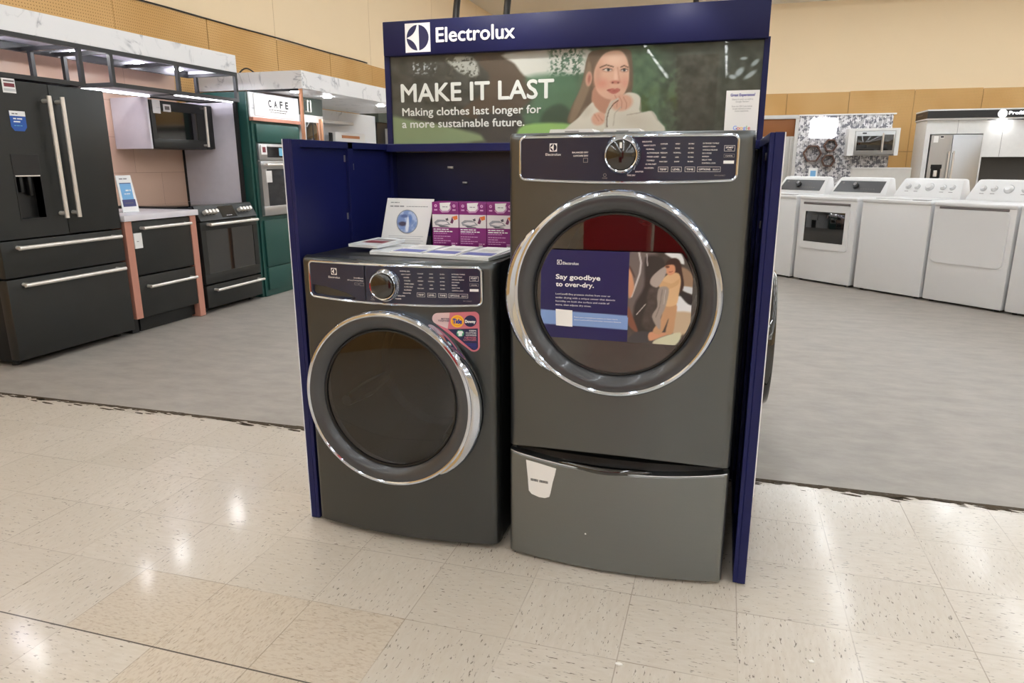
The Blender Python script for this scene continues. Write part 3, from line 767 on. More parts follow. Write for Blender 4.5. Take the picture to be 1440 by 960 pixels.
for fx in (.06, WM-.06):
    for fy in (.08, .70): MB().cyl((fx, fy, 0), (fx, fy, .016), .022, 16).build('foot', 'black', PED)

# ================================================================== POSTER ON THE DRYER WINDOW
YP = .3545
PX, PZ, PR = 1.402+CX, .380+CZ, .2225
px0, pz1 = art_inv(H_CLING, 761, 350.5)[0], art_inv(H_CLING, 800, 351.3)[1]
px1, pz0 = art_inv(H_CLING, 973, 420)[0], art_inv(H_CLING, 850, 478.5)[1]
px0 = max(px0, PX-PR+.001); px1 = min(px1, PX+PR-.001)
POS = thing('window_poster', 'navy and photo advertising sheet stuck on the dryer door window', 'poster', (PX, YP, PZ))
X, Z = art_grid(px0, px1, pz0, pz1, 190, 120, (PX, PZ, PR))
U, V = art_uv(H_CLING, X, Z)
zq = lambda pts, k=5.54, ox=740, oy=330: [(a/k+ox, b/k+oy) for a, b in pts]
A = Art(U, V, (27, 26, 84)); xm = 885.2-(U*0+V-354)*.028
right = U > xm
A.poly(zq([(100, 578), (820, 632), (815, 742), (100, 688)]), (128, 158, 212), .8, False)
ph = Art(U, V, (74, 66, 62)); nz_ = vnoise(U, V, .12, 3); ph.I += (nz_[..., None]-.5)*30
ph.poly(zq([(800, 140), (1010, 135), (960, 300), (900, 500), (800, 640)]), (110, 100, 98), 6); ph.poly(zq([(930, 180), (1060, 180), (1080, 300), (960, 420), (930, 560), (900, 700), (960, 760), (860, 760), (840, 560), (920, 400)]), (52, 46, 44), 4)
ph.line(zq([(880, 140), (895, 220), (885, 300), (850, 400), (820, 480)]), 2.6, (200, 196, 196)); ph.line(zq([(930, 540), (860, 620)]), 1.2, (190, 185, 182)); ph.line(zq([(940, 150), (945, 240)]), 1.5, (180, 176, 176))
ph.poly(zq([(1080, 140), (1200, 145), (1230, 230), (1150, 190)]), (225, 228, 232), 2); ph.poly(zq([(1195, 260), (1280, 290), (1330, 420), (1220, 420)]), (150, 122, 100), 3)
ph.poly(zq([(1160, 480), (1340, 520), (1330, 620), (1160, 610)]), (222, 224, 230), 2); ph.poly(zq([(1180, 440), (1260, 540), (1330, 540), (1330, 500), (1240, 450)]), (36, 32, 34), 2); ph.poly(zq([(1210, 400), (1330, 420), (1330, 470), (1230, 440)]), (210, 214, 220), 2)
ph.poly(zq([(1130, 610), (1330, 620), (1300, 740), (1150, 780)]), (190, 168, 142), 3)
ph.poly(zq([(800, 250), (830, 330), (840, 420), (800, 490)]), (205, 150, 118), 2); ph.poly(zq([(800, 250), (845, 330), (830, 290), (810, 250)]), (60, 34, 28), 3); ph.poly(zq([(795, 560), (830, 640), (870, 760), (795, 700)]), (130, 84, 66), 2)
ph.poly(zq([(850, 760), (960, 755), (1010, 800), (960, 835), (790, 835)]), (66, 64, 68), 2); ph.poly(zq([(960, 760), (1060, 760), (1135, 762), (1040, 800), (960, 825)]), (206, 148, 116), 1.5); ph.poly(zq([(1010, 815), (1200, 760), (1160, 860), (1000, 860)]), (205, 205, 178), 2)
ph.poly(zq([(1085, 235), (1140, 182), (1195, 200), (1215, 290), (1228, 400), (1190, 455), (1160, 330)]), (58, 36, 30), 1.5)
ph.poly(zq([(1070, 560), (1170, 540), (1160, 660), (1140, 765), (1085, 765), (1110, 650), (1050, 770), (985, 750), (1050, 650)]), (192, 148, 112), 1.5)
ph.poly(zq([(1120, 300), (1185, 300), (1205, 360), (1190, 460), (1165, 545), (1080, 550), (1100, 440), (1050, 430), (1030, 350), (1075, 330)]), (216, 178, 136), 1.5)
ph.poly(zq([(1030, 350), (1130, 380), (1190, 345), (1180, 390), (1100, 425), (1040, 410)]), (205, 164, 122), 1.5)
ph.poly(zq([(1080, 245), (1150, 235), (1160, 290), (1120, 315), (1085, 290)]), (214, 150, 116), 1.5); ph.ell(*zq([(1100, 250)])[0], 3, 1.6, (90, 52, 40), .6); ph.line(zq([(1112, 292), (1140, 286)]), .9, (150, 62, 54))
ph.poly(zq([(1075, 250), (1090, 300), (1040, 390), (1010, 410), (965, 380), (985, 320)]), (172, 160, 154), 1.5)
ph.poly(zq([(1040, 410), (1110, 420), (1085, 560), (1050, 640), (1040, 740), (980, 640), (1020, 560), (1020, 480)]), (156, 144, 138), 1.5); ph.line(zq([(1060, 430), (1040, 560), (1010, 640)]), 1.4, (130, 118, 112)); ph.line(zq([(1085, 430), (1070, 540)]), 1.1, (184, 174, 168))
A.I = np.where(right[..., None], ph.I, A.I)
print_mesh('printed_sheet', X-PX, Z-PZ, 0., A.I, 'print_gloss', POS)
mb = MB()
def ptxt(s, u0, v0, u1, hpx, bo=.0, mi=0):
    a = art_inv(H_CLING, u0, v0); b = art_inv(H_CLING, u1, v0+(u1-u0)*.045); mb.text(s, a[0]-PX, a[1]-PZ, -.0012, hpx*.00183, b[0]-a[0], 'L', mi, bo)
e = art_inv(H_CLING, 786.8, 368.3); emblem(mb, e[0]-PX, e[1]-PZ, .0135, -.0010, 0, 1, .0004); ptxt('Electrolux', 791.5, 371.5, 814, 4.2, .02)
mb.build('brand_mark', ['ink_white', 'ink_navy'], POS, smooth=False); mb = MB()
ptxt('Say goodbye', 782, 391.5, 844, 7.2, .035); ptxt('to over-dry.', 782, 401.8, 835, 7.2, .035)
mb.build('headline', ['ink_white', 'ink_navy'], POS, smooth=False); mb = MB()
for i, (s, u1) in enumerate((('LuxCare® Dry protects clothes from over or', 858.5), ('under drying with a unique sensor that detects', 865), ('humidity on both the surface and inside of', 857), ('items, then adjusts dry times.', 831.5))): ptxt(s, 781.5, 413.6+5.05*i, u1, 2.6, .006)
mb.build('body_text', ['ink_white', 'ink_navy'], POS, smooth=False); mb = MB()
ptxt('Point your smartphone camera to learn more', 807.5, 446.2, 868.5, 2.0); ptxt('about LuxCare® Dry and other innovative features.', 807.5, 449.8, 874, 2.0)
q = [art_inv(H_CLING, *c) for c in ((781.5, 434), (805, 436.2), (805, 459.2), (782, 457))]
mb.flat([(a-PX, b-PZ) for a, b in reversed(q)], -.0006, 0)
mb.build('footer_print', ['ink_white', 'ink_navy'], POS, smooth=False)

# ================================================================== BLUE DISPLAY SURROUND
ENC = thing('display_surround', 'navy blue retail surround with header and poster board boxing in two laundry machines', 'display stand', (1.395, .85, 0))
def side_panel(xi, xo, skin_z):
    sg = 1 if xo > xi else -1; a, b = sorted((xi, xo)); mb = MB().box(a, b, .45, 1.24, .004, 1.35, .0015, 0, 1)
    p = wb(mb, 'side_panel', 'navy', ENC, smooth=False)
    s = sorted((xo, xo+sg*.003)); sk = MB().box(s[0], s[1], .4505, 1.24, skin_z, 1.3495); wb(sk, 'laminate_skin', 'white_edge', ENC, smooth=False)
    fr = MB(); i0, i1 = sorted((xi, xi-sg*.012))
    for y0, y1 in ((.4505, .50), (.81, .845), (1.18, 1.219)): fr.box(i0, i1, y0, y1, .005, 1.349, .001, 0, 1)
    for z0, z1 in ((1.325, 1.3495), (.005, .06)): fr.box(i0, i1, .5, 1.18, z0, z1, .001, 0, 1)
    wb(fr, 'inner_frame', 'navy', ENC, smooth=False)
    bk = MB()
    for y, z in ((.80, 1.29), (.80, 1.08), (.86, 1.26)): bk.box(min(xi, xi-sg*.004), max(xi, xi-sg*.004), y-.004, y+.004, z-.012, z+.012, .001)
    wb(bk, 'bracket', 'steel', ENC)
side_panel(.654, .632, .004); side_panel(2.135, 2.160, .30)
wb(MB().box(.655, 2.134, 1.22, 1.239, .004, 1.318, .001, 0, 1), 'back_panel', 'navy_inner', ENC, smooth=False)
wb(MB().box(.655, 2.134, 1.13, 1.24, 1.3185, 1.35, .002, 0, 1), 'top_rail', 'navy', ENC, smooth=False)
wb(MB().box(.90, .925, 1.212, 1.22, 1.25, 1.26, .001).box(.965, .985, 1.212, 1.22, 1.19, 1.198, .001), 'bracket', 'steel', ENC)
for a, b in ((.645, .668), (2.114, 2.134)): wb(MB().box(a, b, 1.185, 1.225, 1.3505, 1.70, .001, 0, 1), 'upright', 'navy_header', ENC, smooth=False)
HD = wb(MB().box(.652, 2.127, 1.168, 1.27, 1.693, 1.822, .003), 'header', 'navy_header', ENC)
zh = 1.7575
mb = emblem(MB(), .804-1.395, zh-.001, .108, 1.1676-.85, 0, 1, .0004); mb.build('header_emblem', ['ink_white', 'ink_navy'], HD, smooth=False)
MB().text('Electrolux', .884-1.395, 1.7365, 1.1672-.85, .053, .322, 'L', 0, .018, .002).build('header_lettering', 'ink_white', HD, smooth=False)
for x in (.947, 1.157):
    arm = wb(MB().tube([(x, 1.22, 1.8215), (x+.003, 1.222, 1.86), (x+.012, 1.22, 1.92), (x+.03, 1.19, 2.0), (x+.05, 1.12, 2.07), (x+.06, 1.03, 2.10), (x+.065, .93, 2.09)], .0135, 12), 'lamp_arm', 'black', ENC)
    o = MB().lathe([(.0, .05), (.02, .048), (.032, .03), (.045, -.05), (.042, -.052), (.03, -.02), (0, -.01)], (x+.065-1.395, .91-.85, 2.075), (0, .4, 1), 24).build('lamp_head', 'black', arm)
def spot(name, loc, aim, W, parent):
    l = bpy.data.lights.new(name, 'SPOT'); l.energy = W; l.spot_size = radians(110); l.spot_blend = .8; l.shadow_soft_size = .03; l.color = (1, .98, .95)
    o = bpy.data.objects.new(name, l); COL.objects.link(o); o.parent = parent; q = Vector(parent.location)
    o.location = Vector(loc)-q; o.rotation_euler = (Vector(aim)-Vector(loc)).to_track_quat('-Z', 'Y').to_euler()
spot('lamp_light', (1.012, .90, 2.01), (1.0, 1.17, 1.45), 6, ENC); spot('lamp_light', (1.222, .90, 2.01), (1.5, 1.17, 1.45), 6, ENC)
arm = wb(MB().tube([(1.87, 1.235, 1.8215), (1.87, 1.235, 1.86), (1.868, 1.20, 1.93), (1.866, 1.12, 1.97), (1.866, 1.02, 1.965)], .010, 10), 'lamp_arm', 'black', ENC)
MB().lathe([(.0, .03), (.02, .028), (.034, .01), (.04, -.02), (.034, -.021), (0, -.018)], (1.866-1.395, 1.0-.85, 1.955), (0, -.2, 1), 24).build('lamp_head', 'black', arm)
MB().lathe([(.033, -.0225), (0, -.0225)], (1.866-1.395, 1.0-.85, 1.955), (0, -.2, 1), 24).build('lamp_lens', 'lit_sign', arm)
spot('lamp_light', (1.866, .995, 1.925), (1.75, 1.19, 1.4), 3.5, ENC)
# poster board
GX0, GX1, GZ0, GZ1, YG = .668, 2.114, 1.351, 1.692, 1.195
wb(MB().box(GX0, GX1, YG+.0015, YG+.02, GZ0, GZ1), 'poster_board', 'navy_header', ENC, smooth=False)
X, Z = art_grid(GX0, GX1, GZ0, GZ1, 480, 118); U, V = art_uv(H_BOARD, X, Z)
A = Art(U, V, (68, 68, 65)); n1 = vnoise(U, V, .09, 5, 4); n2 = vnoise(U, V, .33, 9, 4); n3 = vnoise(U, V, .05, 13, 3)
z6 = lambda pts: zq(pts, 4.8, 530, 0); z7 = lambda pts: zq(pts, 4.645, 800, 0)
A.lay(np.clip((U-700)/80, 0, 1)*.85, (84, 112, 88)); A.lay(np.clip((U-915)/40, 0, 1), (70, 74, 66)); A.I += (n1[..., None]-.5)*46
A.poly(z6([(0, 780), (300, 820), (560, 870), (740, 950), (0, 980)]), (150, 168, 128), 6, k=.9); A.poly(z6([(0, 690), (400, 720), (420, 800), (0, 760)]), (86, 88, 82), 8, k=.7)
A.poly(z6([(660, 380), (870, 360), (1020, 540), (1060, 640), (960, 760), (1000, 860), (980, 960), (760, 960), (690, 820), (560, 760), (700, 640), (760, 520), (700, 440)]), (88, 74, 64), 4)
A.poly(z6([(680, 780), (940, 760), (1000, 860), (980, 980), (760, 980)]), (70, 68, 68), 5)
A.poly(z6([(870, 360), (1420, 330), (1450, 470), (1200, 520), (1020, 525), (930, 430)]), (206, 204, 200), 4)
lf = np.clip((n2-.46)*9, 0, 1)*np.clip((U-768)/10, 0, 1)*np.clip((118-V)/12, 0, 1)*np.clip((826-U)/12, 0, 1)
A.lay(lf*.9, (64, 96, 76)); A.poly(z6([(1010, 520), (1300, 500), (1350, 600), (1330, 830), (1000, 830), (1060, 650)]), (84, 120, 94), 8, k=.75); A.poly(z6([(1140, 740), (1240, 700), (1310, 760), (1300, 840), (1110, 840)]), (58, 74, 62), 6, k=.8)
A.poly(z6([(990, 845), (1320, 840), (1320, 960), (980, 960)]), (146, 186, 110), 4)
A.poly(z6([(470, 395), (640, 385), (690, 490), (640, 520), (560, 490), (510, 450)]), (196, 196, 192), 4, k=.9); A.lay(np.clip((n2-.5)*9, 0, 1)*((U > 626) & (U < 676) & (V < 112)), (84, 82, 76))
A.lay(np.clip((n2-.56)*12, 0, 1)*np.clip((616-U)/6, 0, 1)*np.clip((U-575)/6, 0, 1)*np.clip((108-V)/8, 0, 1)*np.clip((V-86)/4, 0, 1), (190, 196, 206))
A.lay(np.clip((n1-.5)*5, 0, 1)*np.clip((U-885)/8, 0, 1)*np.clip((960-U)/12, 0, 1)*.6, (96, 122, 92)); A.lay(np.clip((n3-.45)*4, 0, 1)*np.clip((U-888)/8, 0, 1)*np.clip((955-U)/6, 0, 1)*np.clip((V-122)/14, 0, 1)*.6, (70, 84, 40))
for cx, cy, rx, ry, ro in ((1040, 101, 8, 4, -.8), (1062, 88, 7, 3, -.7), (1046, 82, 5, 2, -.1), (1055, 105, 10, 3, -.6), (1030, 108, 5, 3, .2)): A.ell(cx, cy, rx, ry, (188, 200, 212), .7, ro, .85)
# the woman in the picture
A.poly(z7([(150, 335), (270, 320), (390, 322), (412, 380), (420, 500), (410, 600), (370, 640), (330, 470), (220, 560), (160, 690), (90, 790), (-10, 800), (20, 690), (70, 590), (100, 470), (115, 390)]), (112, 92, 78), 2)
A.poly(z7([(130, 400), (150, 500), (110, 640), (40, 780), (0, 790), (40, 660), (90, 540)]), (150, 128, 108), 3, k=.7)
A.poly(z7([(165, 570), (290, 640), (280, 740), (160, 730)]), (190, 138, 118), 2)
A.ell(*z7([(130, 515)])[0], 4.6, 10.5, (206, 156, 138), .3, .1); A.ell(*z7([(133, 515)])[0], 2, 6, (176, 116, 102), .8, .1)
A.poly(z7([(240, 345), (340, 333), (384, 400), (394, 480), (384, 560), (352, 625), (300, 650), (235, 640), (182, 592), (162, 500), (182, 420)]), (224, 178, 158), 2)
A.ell(*z7([(300, 390)])[0], 13, 8, (240, 204, 186), 1.2, 0, .8); A.ell(*z7([(215, 545)])[0], 9, 7, (214, 140, 124), 1.4, 0, .7); A.ell(*z7([(365, 540)])[0], 5, 7, (220, 150, 134), 1.4, 0, .6); A.ell(*z7([(190, 480)])[0], 5, 14, (196, 146, 126), 1.4, .15, .6)
A.line(z7([(205, 440), (245, 424), (290, 436)]), 2., (110, 78, 64), .9); A.line(z7([(340, 438), (362, 428), (386, 440)]), 1.8, (110, 78, 64), .9)
A.ell(*z7([(252, 458)])[0], 7.5, 2.6, (186, 138, 122), .8); A.ell(*z7([(254, 456)])[0], 5.4, 1.9, (228, 214, 206), .5); A.ell(*z7([(258, 456)])[0], 2.0, 2.0, (50, 50, 54), .6); A.line(z7([(222, 455), (250, 444), (282, 454)]), 1.1, (64, 44, 40))
A.ell(*z7([(362, 460)])[0], 6, 2.5, (186, 138, 122), .8); A.ell(*z7([(362, 458)])[0], 4.2, 1.8, (228, 214, 206), .5); A.ell(*z7([(362, 458)])[0], 1.9, 1.9, (50, 50, 54), .6); A.line(z7([(342, 456), (362, 446), (386, 455)]), 1.1, (64, 44, 40))
A.line(z7([(318, 440), (326, 500), (334, 530)]), 2., (206, 152, 134), .8); A.ell(*z7([(306, 500)])[0], 2.5, 8, (244, 206, 190), 1.2, 0, .7); A.ell(*z7([(304, 536)])[0], 6.5, 2.4, (196, 120, 106), .9, 0, .9); A.ell(*z7([(286, 540)])[0], 1.6, 1.2, (120, 60, 54), .7); A.ell(*z7([(322, 540)])[0], 1.4, 1.1, (120, 60, 54), .7)
A.poly(z7([(248, 588), (285, 576), (300, 580), (318, 575), (336, 588), (312, 608), (282, 612)]), (190, 110, 102), 1.2); A.line(z7([(250, 590), (295, 592), (336, 589)]), .8, (140, 66, 62))
A.poly(z7([(-10, 830), (60, 770), (120, 700), (155, 668), (175, 700), (235, 745), (275, 655), (330, 640), (380, 605), (440, 612), (468, 645), (466, 730), (540, 725), (580, 780), (590, 870), (-10, 880)]), (222, 214, 204), 2)
A.ell(*z7([(430, 790)])[0], 20, 9, (206, 194, 182), 1.3, .2, .6); A.ell(*z7([(120, 730)])[0], 9, 5, (200, 190, 178), 1.2, -.8, .6); A.line(z7([(466, 640), (470, 735), (380, 750)]), 1.6, (178, 164, 152), .8); A.line(z7([(540, 728), (580, 790)]), 1.6, (190, 178, 168), .6)
A.ell(*z7([(345, 670)])[0], 15.5, 11.5, (220, 170, 150), .35, -.25); A.ell(*z7([(195, 775)])[0], 10.5, 9, (220, 168, 148), .35, -.5)
for a in (0, 1, 2): A.line(z7([(300+28*a, 622+6*a), (318+30*a, 660+8*a), (312+30*a, 700+6*a)]), 1.1, (186, 126, 108), .8)
for a in (0, 1): A.line(z7([(165+26*a, 745+8*a), (195+26*a, 790)]), 1.1, (186, 126, 108), .8)
A.line(z7([(240, 830), (238, 780), (252, 715), (285, 665), (320, 645)]), 2.4, (206, 196, 184)); A.line(z7([(250, 830), (247, 780), (262, 720), (292, 678), (322, 656)]), 1.2, (92, 74, 62)); A.line(z7([(340, 700), (300, 740), (290, 820)]), 1.4, (188, 176, 164), .8)
g = print_mesh('poster_print', X-1.395, Z, YG-.85, A.I, 'print', ENC)
mb = MB()
def gt(s, x, z, h, W, bo): mb.text(s, x-1.395, z, YG-.002-.85, h, W, 'L', 0, bo)
gt('MAKE IT LAST', .712, 1.518, .069, .643, .022); gt('Making clothes last longer for', .714, 1.463, .0305, .592, .018); gt('a more sustainable future.', .711, 1.4155, .0305, .527, .018)
mb.build('poster_lettering', 'ink_white', ENC, smooth=False)
wb(MB().box(GX0+.001, GX1-.001, YG-.011, YG-.008, GZ0, GZ1), 'cover_glass', 'cover_glass', ENC, smooth=False)
NOT = thing('paper_notice', 'white printed review notice stuck to the lower right corner of the poster glass', 'notice', (2.055, 1.183, 1.3515))
mb = MB().box(-.057, .057, -.0004, .0006, 0, .172)
for s, z, h, W, mi, bo in (('Great Experience?', .152, .0095, .084, 1, .03), ('Share it with us with a', .139, .0055, .072, 2, 0), ('Google Review!', .131, .0055, .046, 2, 0), ('Scan the QR Code below', .115, .0055, .070, 2, 0), ('to get started on your', .107, .0055, .064, 2, 0), ('review experience.', .099, .0055, .048, 2, 0)): mb.text(s, 0, z, -.001, h, W, 'C', mi, bo)
for s, x, mi in (('G', -.026, 3), ('o', -.013, 4), ('o', -.002, 5), ('g', .009, 3), ('l', .020, 6), ('e', .025, 4)): mb.text(s, x, .036, -.001, .0145, None, 'L', mi, 0)
mk('g_blue', C(66, 133, 244)); mk('g_red', C(234, 67, 53)); mk('g_yellow', C(251, 188, 5)); mk('g_green', C(52, 168, 83)); mk('ink_violet', C(96, 92, 168))
mb.build('printed_sheet', ['paper', 'ink_violet', 'ink_grey', 'g_blue', 'g_red', 'g_yellow', 'g_green'], NOT, smooth=False)
# the red board that the glass mirrors
RB = thing('red_board', 'dark red upright board, seen mirrored in the dryer window and poster glass', 'board', (1.45, -8, 0))
MB().box(-.32, .32, -.03, .03, .03, 2.9, .01).build('board', 'red', RB); MB().box(-.40, .40, -.22, .22, 0, .03, .01).build('base', 'black', RB)

RC = thing('red_crate', 'red low box in front of the machines, seen mirrored in the dryer window', 'box', (1.22, -3.3, 0))
MB().box(-.27, .27, -.2, .2, .012, .98, .02).build('body', 'red', RC); MB().box(-.28, .28, -.21, .21, .981, 1.0, .006).build('lid', 'red', RC); MB().box(-.24, .24, -.17, .17, 0, .011, .004).build('base', 'black', RC)

# ================================================================== THINGS ON THE MACHINES
ZT = .9755
def poly_slab(pts, z0, z1):
    n = len(pts); vs = [(x, y, z0) for x, y in pts]+[(x, y, z1) for x, y in pts]
    return MB()._add(vs, [tuple(reversed(range(n))), tuple(range(n, 2*n))]+[(i, (i+1) % n, (i+1) % n+n, i+n) for i in range(n)])
sp = thing('spec_sign', 'flat acrylic sign with three blue and white sheets lying on top of the washer', 'sign', (1.09, .60, ZT))
bd = [(.885, .527), (1.325, .472), (1.345, .60), (1.345, .745), (.99, .752), (.80, .775)]
wb(poly_slab(bd, ZT, ZT+.010), 'board', 'acrylic', sp, smooth=False)
for k in range(3):
    x0 = .955+.128*k; y0 = .535-.0155*k; q = [(x0, y0), (x0+.118, y0-.014), (x0+.118, .735), (x0+.02, .742)]
    sh = wb(poly_slab(q, ZT+.0102, ZT+.012), 'sheet', 'paper', sp, smooth=False)
    b = MB(); yy = y0+.01; b._add([(x0+.006, yy, ZT+.0125), (x0+.112, yy-.012, ZT+.0125), (x0+.112, yy+.055, ZT+.0125), (x0+.010, yy+.066, ZT+.0125)], [(0, 1, 2, 3)])
    for i in range(5): b._add([(x0+.03, yy+.09+.014*i, ZT+.0125), (x0+.10-.01*(i % 2), yy+.085+.014*i, ZT+.0125), (x0+.10-.01*(i % 2), yy+.089+.014*i, ZT+.0125), (x0+.03, yy+.094+.014*i, ZT+.0125)], [(0, 1, 2, 3)], 1)
    mk('sheet_blue', C(106, 112, 178), .5)
    l = sp.location; b.xf(lambda x, y, z: (x-l.x, y-l.y, z-l.z)); b.build('print', ['sheet_blue', 'ink_grey'], sh, smooth=False)
pc = thing('price_card', 'small tilted white card holder with a red printed band at the washer top left', 'card', (.84, .65, ZT))
pl = [(.765, .60), (.885, .585), (.935, .70), (.82, .72)]
cc = MB(); z_ = lambda y: ZT+.0170+(y-.585)*.10
n = 4; cc._add([(x, y, z_(y)-.004) for x, y in pl]+[(x, y, z_(y)+.006) for x, y in pl], [(3, 2, 1, 0), (4, 5, 6, 7)]+[(i, (i+1) % 4, (i+1) % 4+4, i+4) for i in range(4)])
wb(cc, 'holder', 'acrylic', pc, smooth=False)
b = MB(); b._add([(.80, .630, z_(.63)+.0066), (.885, .619, z_(.619)+.0066), (.90, .655, z_(.655)+.0066), (.82, .668, z_(.668)+.0066)], [(0, 1, 2, 3)], 0); b._add([(.825, .675, z_(.675)+.0066), (.903, .664, z_(.664)+.0066), (.91, .683, z_(.683)+.0066), (.833, .696, z_(.696)+.0066)], [(0, 1, 2, 3)], 1)
mk('maroon', C(120, 44, 56), .5); mk('tag_grey', C(110, 104, 104), .5); wb(b, 'print', ['maroon', 'tag_grey'], pc, smooth=False)
# card with the porthole picture
YC = .79
pcd = thing('display_card', 'white card with a round blue porthole picture leaning back on the washer', 'card', (.895, YC, ZT))
q = [(-.104, 0), (.080, 0), (.108, .170), (-.078, .172)]
mb = MB().prism(q, -.002, .002); mb.xf(lambda x, y, z: (x, y+z*.16, z)); mb.build('card', 'paper', pcd, smooth=False)
e_ = MB().prism([(-.02, .0), (.03, 0), (.02, .11), (.0, .11)], 0, .002); e_.xf(lambda x, y, z: (x, y+.075-z*.45+.002, z)); e_.build('easel_back', 'paper', pcd, smooth=False)
tt = np.linspace(0, 1, 37); th, rr_ = np.meshgrid(np.linspace(0, 2*pi, 65), tt); X = .004+.043*rr_*np.cos(th); Z = .088+.043*rr_*np.sin(th)
A = Art(X*1000, -Z*1000, (120, 146, 200)); A.lay(np.clip((vnoise(X, Z, 60, 4)-.45)*5, 0, 1)*.8, (190, 206, 232)); A.ell(-14, -80, 16, 8, (70, 66, 92), .5); A.ell(14, -98, 10, 16, (96, 130, 196), .6); A.poly([(-2, -60), (6, -110), (12, -84), (8, -52)], (226, 232, 244), 4); A.ell(-8, -108, 14, 6, (84, 104, 160), .6)
A.lay((rr_ > .94)*1., (140, 146, 156)); print_mesh('porthole_picture', X, Z, -.0027+Z*.16, A.I, 'print_gloss', pcd)
mb = MB(); scrib(mb, -.064, .155, -.0026, .004, .035, 0, 12); scrib(mb, -.066, .141, -.0026, .0055, .056, 0, 13); scrib(mb, 0, .1415, -.0026, .003, .085, 0, 14)
mb.xf(lambda x, y, z: (x, y+z*.16, z)); mb.build('printed_heading', ['ink_grey', 'ink_grey'], pcd, smooth=False); mb = MB()
for i in range(4): mb.rect(-.07, .07-.01*(i % 2), .034-.008*i, .0365-.008*i, -.0026, 1)
mk('ink_pale', C(205, 205, 208)); mb.xf(lambda x, y, z: (x, y+z*.16, z)); mb.build('printed_lettering', ['ink_grey', 'ink_pale'], pcd, smooth=False)
# narrow black block standing in for the shadow gap, with a small emblem
bc = thing('shadow_block', 'narrow black carton with a small white emblem between white card and purple boxes', 'box', (1.0, .835, ZT))
MB().box(-.022, .022, 0, .05, 0, .150, .001).build('carton', 'black', bc); emblem(MB(), -.004, .045, .024, -.0006, 0, 1, .0004).xf(lambda x, y, z: (-.004+(x+.004)*.62, y, z)).build('emblem', ['ink_white', 'ink_dark'], bc, smooth=False)
# purple cartons
YX, BW, BH = .765, .1025, .163
pb = thing('purple_box', 'purple stain remover carton with white tag logo, leftmost of three on the washer', 'box', (1.0145+BW/2, YX, ZT), 0, 'purple cartons on the washer')
MB().box(-BW/2+.0004, BW/2-.0004, 0, .07, 0, BH, .0012).build('carton', 'purple', pb)
mb = MB(); mb.rect(-BW/2+.001, BW/2-.001, .074, .120, -.0006, 1)
def bl(pts, mi, d=-.0009): mb.flat(pts, d, mi)
bl([(-.043, .092), (-.030, .101), (-.004, .101), (.012, .092), (.020, .084), (-.006, .079), (-.038, .081)], 3); bl([(-.036, .088), (-.020, .094), (.004, .094), (.012, .087), (-.010, .083)], 1, -.0011); bl([(.000, .104), (.010, .108), (.012, .099), (.004, .097)], 4, -.0011)
bl([(.018, .090), (.026, .112), (.032, .098), (.028, .088)], 5, -.0011); bl([(.026, .112), (.046, .117), (.047, .104), (.034, .100)], 6, -.0012); bl([(-.030, .081), (.010, .078), (.016, .075), (-.020, .075)], 2, -.0010)
tagp = [(-.020, .160), (.022, .162), (.018, .152), (.019, .142), (.010, .133), (-.010, .132), (-.019, .140)]
bl([(x*1.22, .146+(z-.146)*1.28-.002) for x, z in tagp if z < .155]+[], 7, -.0008); bl(tagp, 0, -.0011); scrib(mb, -.010, .145, -.0014, .0035, .02, 3, 11)
for x in (-.036, .034):
    mb.lathe([(.002, 0), (.0055, 0)], (x, -.0009, .150), n=12, mi=8); mb.rect(x-.006, x+.006, .133, .138, -.0009, 8)
scrib(mb, -.046, .0655, -.0009, .0042, .058, 0, 1); scrib(mb, -.046, .058, -.0009, .0042, .072, 0, 2); scrib(mb, -.046, .052, -.0009, .0026, .054, 8, 3)
for i, W in enumerate((.066, .036, .068, .05)): scrib(mb, -.046, .041-.0078*i, -.0009, .003, W, 8, 4+i)
scrib(mb, .022, .016, -.0009, .0045, .022, 8, 9); scrib(mb, .022, .009, -.0009, .0045, .014, 0, 10)
mk('iron_grey', C(150, 150, 158)); mk('iron_shadow', C(84, 80, 92)); mk('garment', C(110, 50, 90)); mk('orange', C(226, 120, 60)); mk('lace', C(196, 150, 188)); mk('ink_pinkish', C(214, 160, 206)); mk('pic_bg', C(226, 220, 222))
mb.build('printed_front', ['ink_white', 'pic_bg', 'iron_shadow', 'iron_grey', 'iron_shadow', 'garment', 'orange', 'lace', 'ink_pinkish'], pb, smooth=False)
for k, l in ((1, 'purple stain remover carton with white tag logo, middle one of three on the washer'), (2, 'purple stain remover carton partly hidden by the dryer, rightmost of three on the washer')):
    c = copy_tree(pb); c.location.x += k*(BW+.001); c['label'] = l
# cards on the dryer
for x0, x1, y0, lab in ((1.52, 1.655, .45, 'thin white card lying on the dryer top, the left of two'), (1.672, 1.785, .47, 'thin white card lying on the dryer top, the right of two')):
    t = thing('flat_card', lab, 'card', ((x0+x1)/2, y0+.06, 1.3535), 0, 'cards lying on the dryer')
    hw = (x1-x0)/2; MB().prism([(-hw, 0), (hw, 0), (hw-.01, .012), (-hw+.004, .012)], -.06, .06).build('card', 'paper', t, smooth=False)
    MB().rect(-hw*.3, hw*.3, .004, .007, -.0604).build('print', 'ink_grey', t, smooth=False)
# ================================================================== KITCHEN ALONG THE LEFT WALL  (fronts face +X)
XF = -2.25
def kthing(name, label, cat, Y, X=XF, z=0, group=None): return thing(name, label, cat, (X, Y, z), pi/2, group)
def bld(mb, name, m, p, **k): return mb.build(name, m, p, **k)
B = lambda *a, **k: MB().box(*a, **k)
